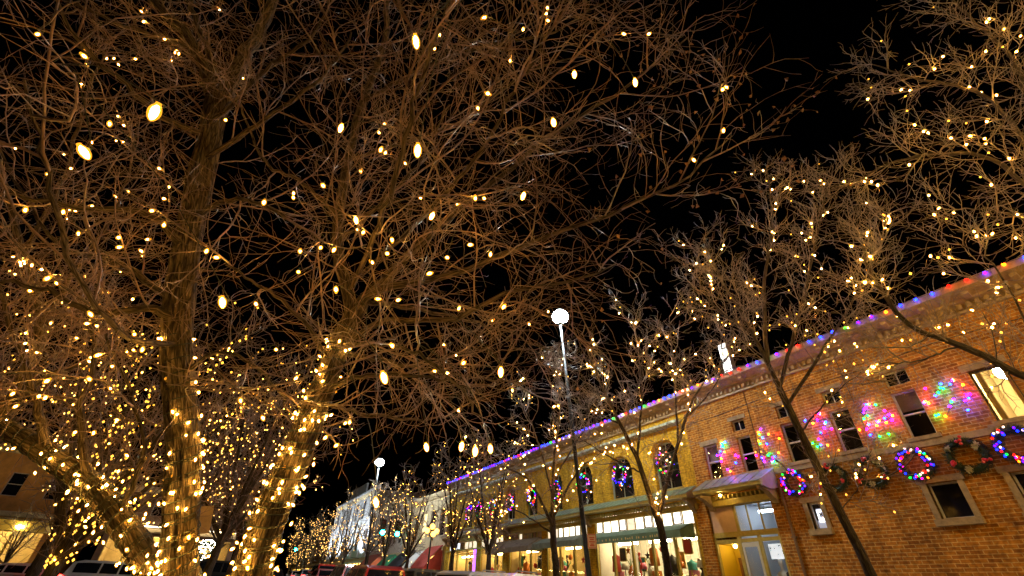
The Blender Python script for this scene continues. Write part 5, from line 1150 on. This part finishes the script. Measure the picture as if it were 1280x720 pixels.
P_W = paint('white car paint', (.75, .75, .74)); P_S = paint('silver car paint', (.42, .43, .45)); P_R = paint('deep red car paint', (.45, .012, .01)); P_D = paint('dark blue car paint', (.015, .02, .035)); P_K = paint('black car paint', (.012, .012, .013))
up_st = R_(90)
ang = R_(32)
for (k, pm, A, R, lab) in [('sedan', P_W, 13.0, 9.6, 'white sedan parked nose in beside the lamp pole'), ('suv', P_W, 15.6, 9.5, 'white off roader with roof rails parked before the spreading tree'), ('suv', P_S, 18.6, 9.5, 'silver wagon parked nose in left of the white off roader'), ('sedan', P_D, 21.4, 9.6, 'dark sedan parked nose in under the long awning'),
                           ('suv', P_K, 24.3, 9.5, 'black wagon parked nose in beyond the dark sedan'), ('sedan', P_S, 27.2, 9.6, 'silver sedan parked nose in before the cream fascia')]:
    car(lab, k, pm, (R, A), ang, group='cars parked nose in along the right kerb', rails=(k == 'suv' and pm is P_W))
for (k, pm, R, A, lab, li) in [('suv', P_R, 5.9, 21.5, 'red wagon driving away, nearest of the red ones', 1), ('suv', P_R, 7.1, 30.5, 'red wagon driving away just ahead of the nearest red one', 1), ('sedan', P_R, 7.6, 40, 'red sedan with lit tail lamps in the middle of the queue', 1), ('suv', P_R, 9.0, 49, 'red wagon with lit tail lamps farther up the queue', 1), ('sedan', P_S, 9.2, 58, 'silver sedan with lit tail lamps near the signals', 1),
                          ('sedan', P_W, 9.6, 68, 'white sedan with lit tail lamps at the head of the queue', 1)]:
    car(lab, k, pm, (R, A), up_st, lights=True, group='cars driving away up the main street')
for (k, pm, R, A, lab) in [('sedan', P_W, 3.0, 52, 'white sedan coming down the street with headlamps on'), ('suv', P_S, 3.1, 66, 'silver wagon coming down the street with headlamps on'), ('sedan', P_K, 3.0, 82, 'black sedan far off with headlamps on')]:
    car(lab, k, pm, (R, A), -up_st, head=True, group='cars coming down the main street')
car('dark hatchback with a lit tail lamp half hidden behind the right trunk', 'sedan', P_K, (2.2, 26.0), up_st, lights=True)
car('white sedan parked sideways in front of the orange building', 'sedan', P_W, (-8.6, 38.2), 0.0, group='cars on the side street')
car('white wagon standing on the side street left of the upright trunk', 'suv', P_W, (-4.3, 36.6), 0.0, lights=True, group='cars on the side street')
car('dark wagon standing on the side street between the two tall trunks', 'suv', P_K, (.0, 37.0), math.pi, group='cars on the side street')

# ------------------------------------------------------------------ render settings
v = SC.view_settings; SC.display_settings.display_device = 'sRGB'; v.view_transform = 'Standard'; v.look = 'None'; v.exposure = 0; v.gamma = 1; v.use_curve_mapping = False
c = SC.cycles; c.use_denoising = True; c.max_bounces = 5; c.diffuse_bounces = 2; c.glossy_bounces = 2; c.transmission_bounces = 2; c.transparent_max_bounces = 6; c.sample_clamp_indirect = 2.5; c.sample_clamp_direct = 0; c.caustics_reflective = False; c.caustics_refractive = False
try: c.denoiser = 'OPENIMAGEDENOISE'; c.denoising_prefilter = 'ACCURATE'
except Exception: pass
try: c.use_light_tree = True
except Exception: pass
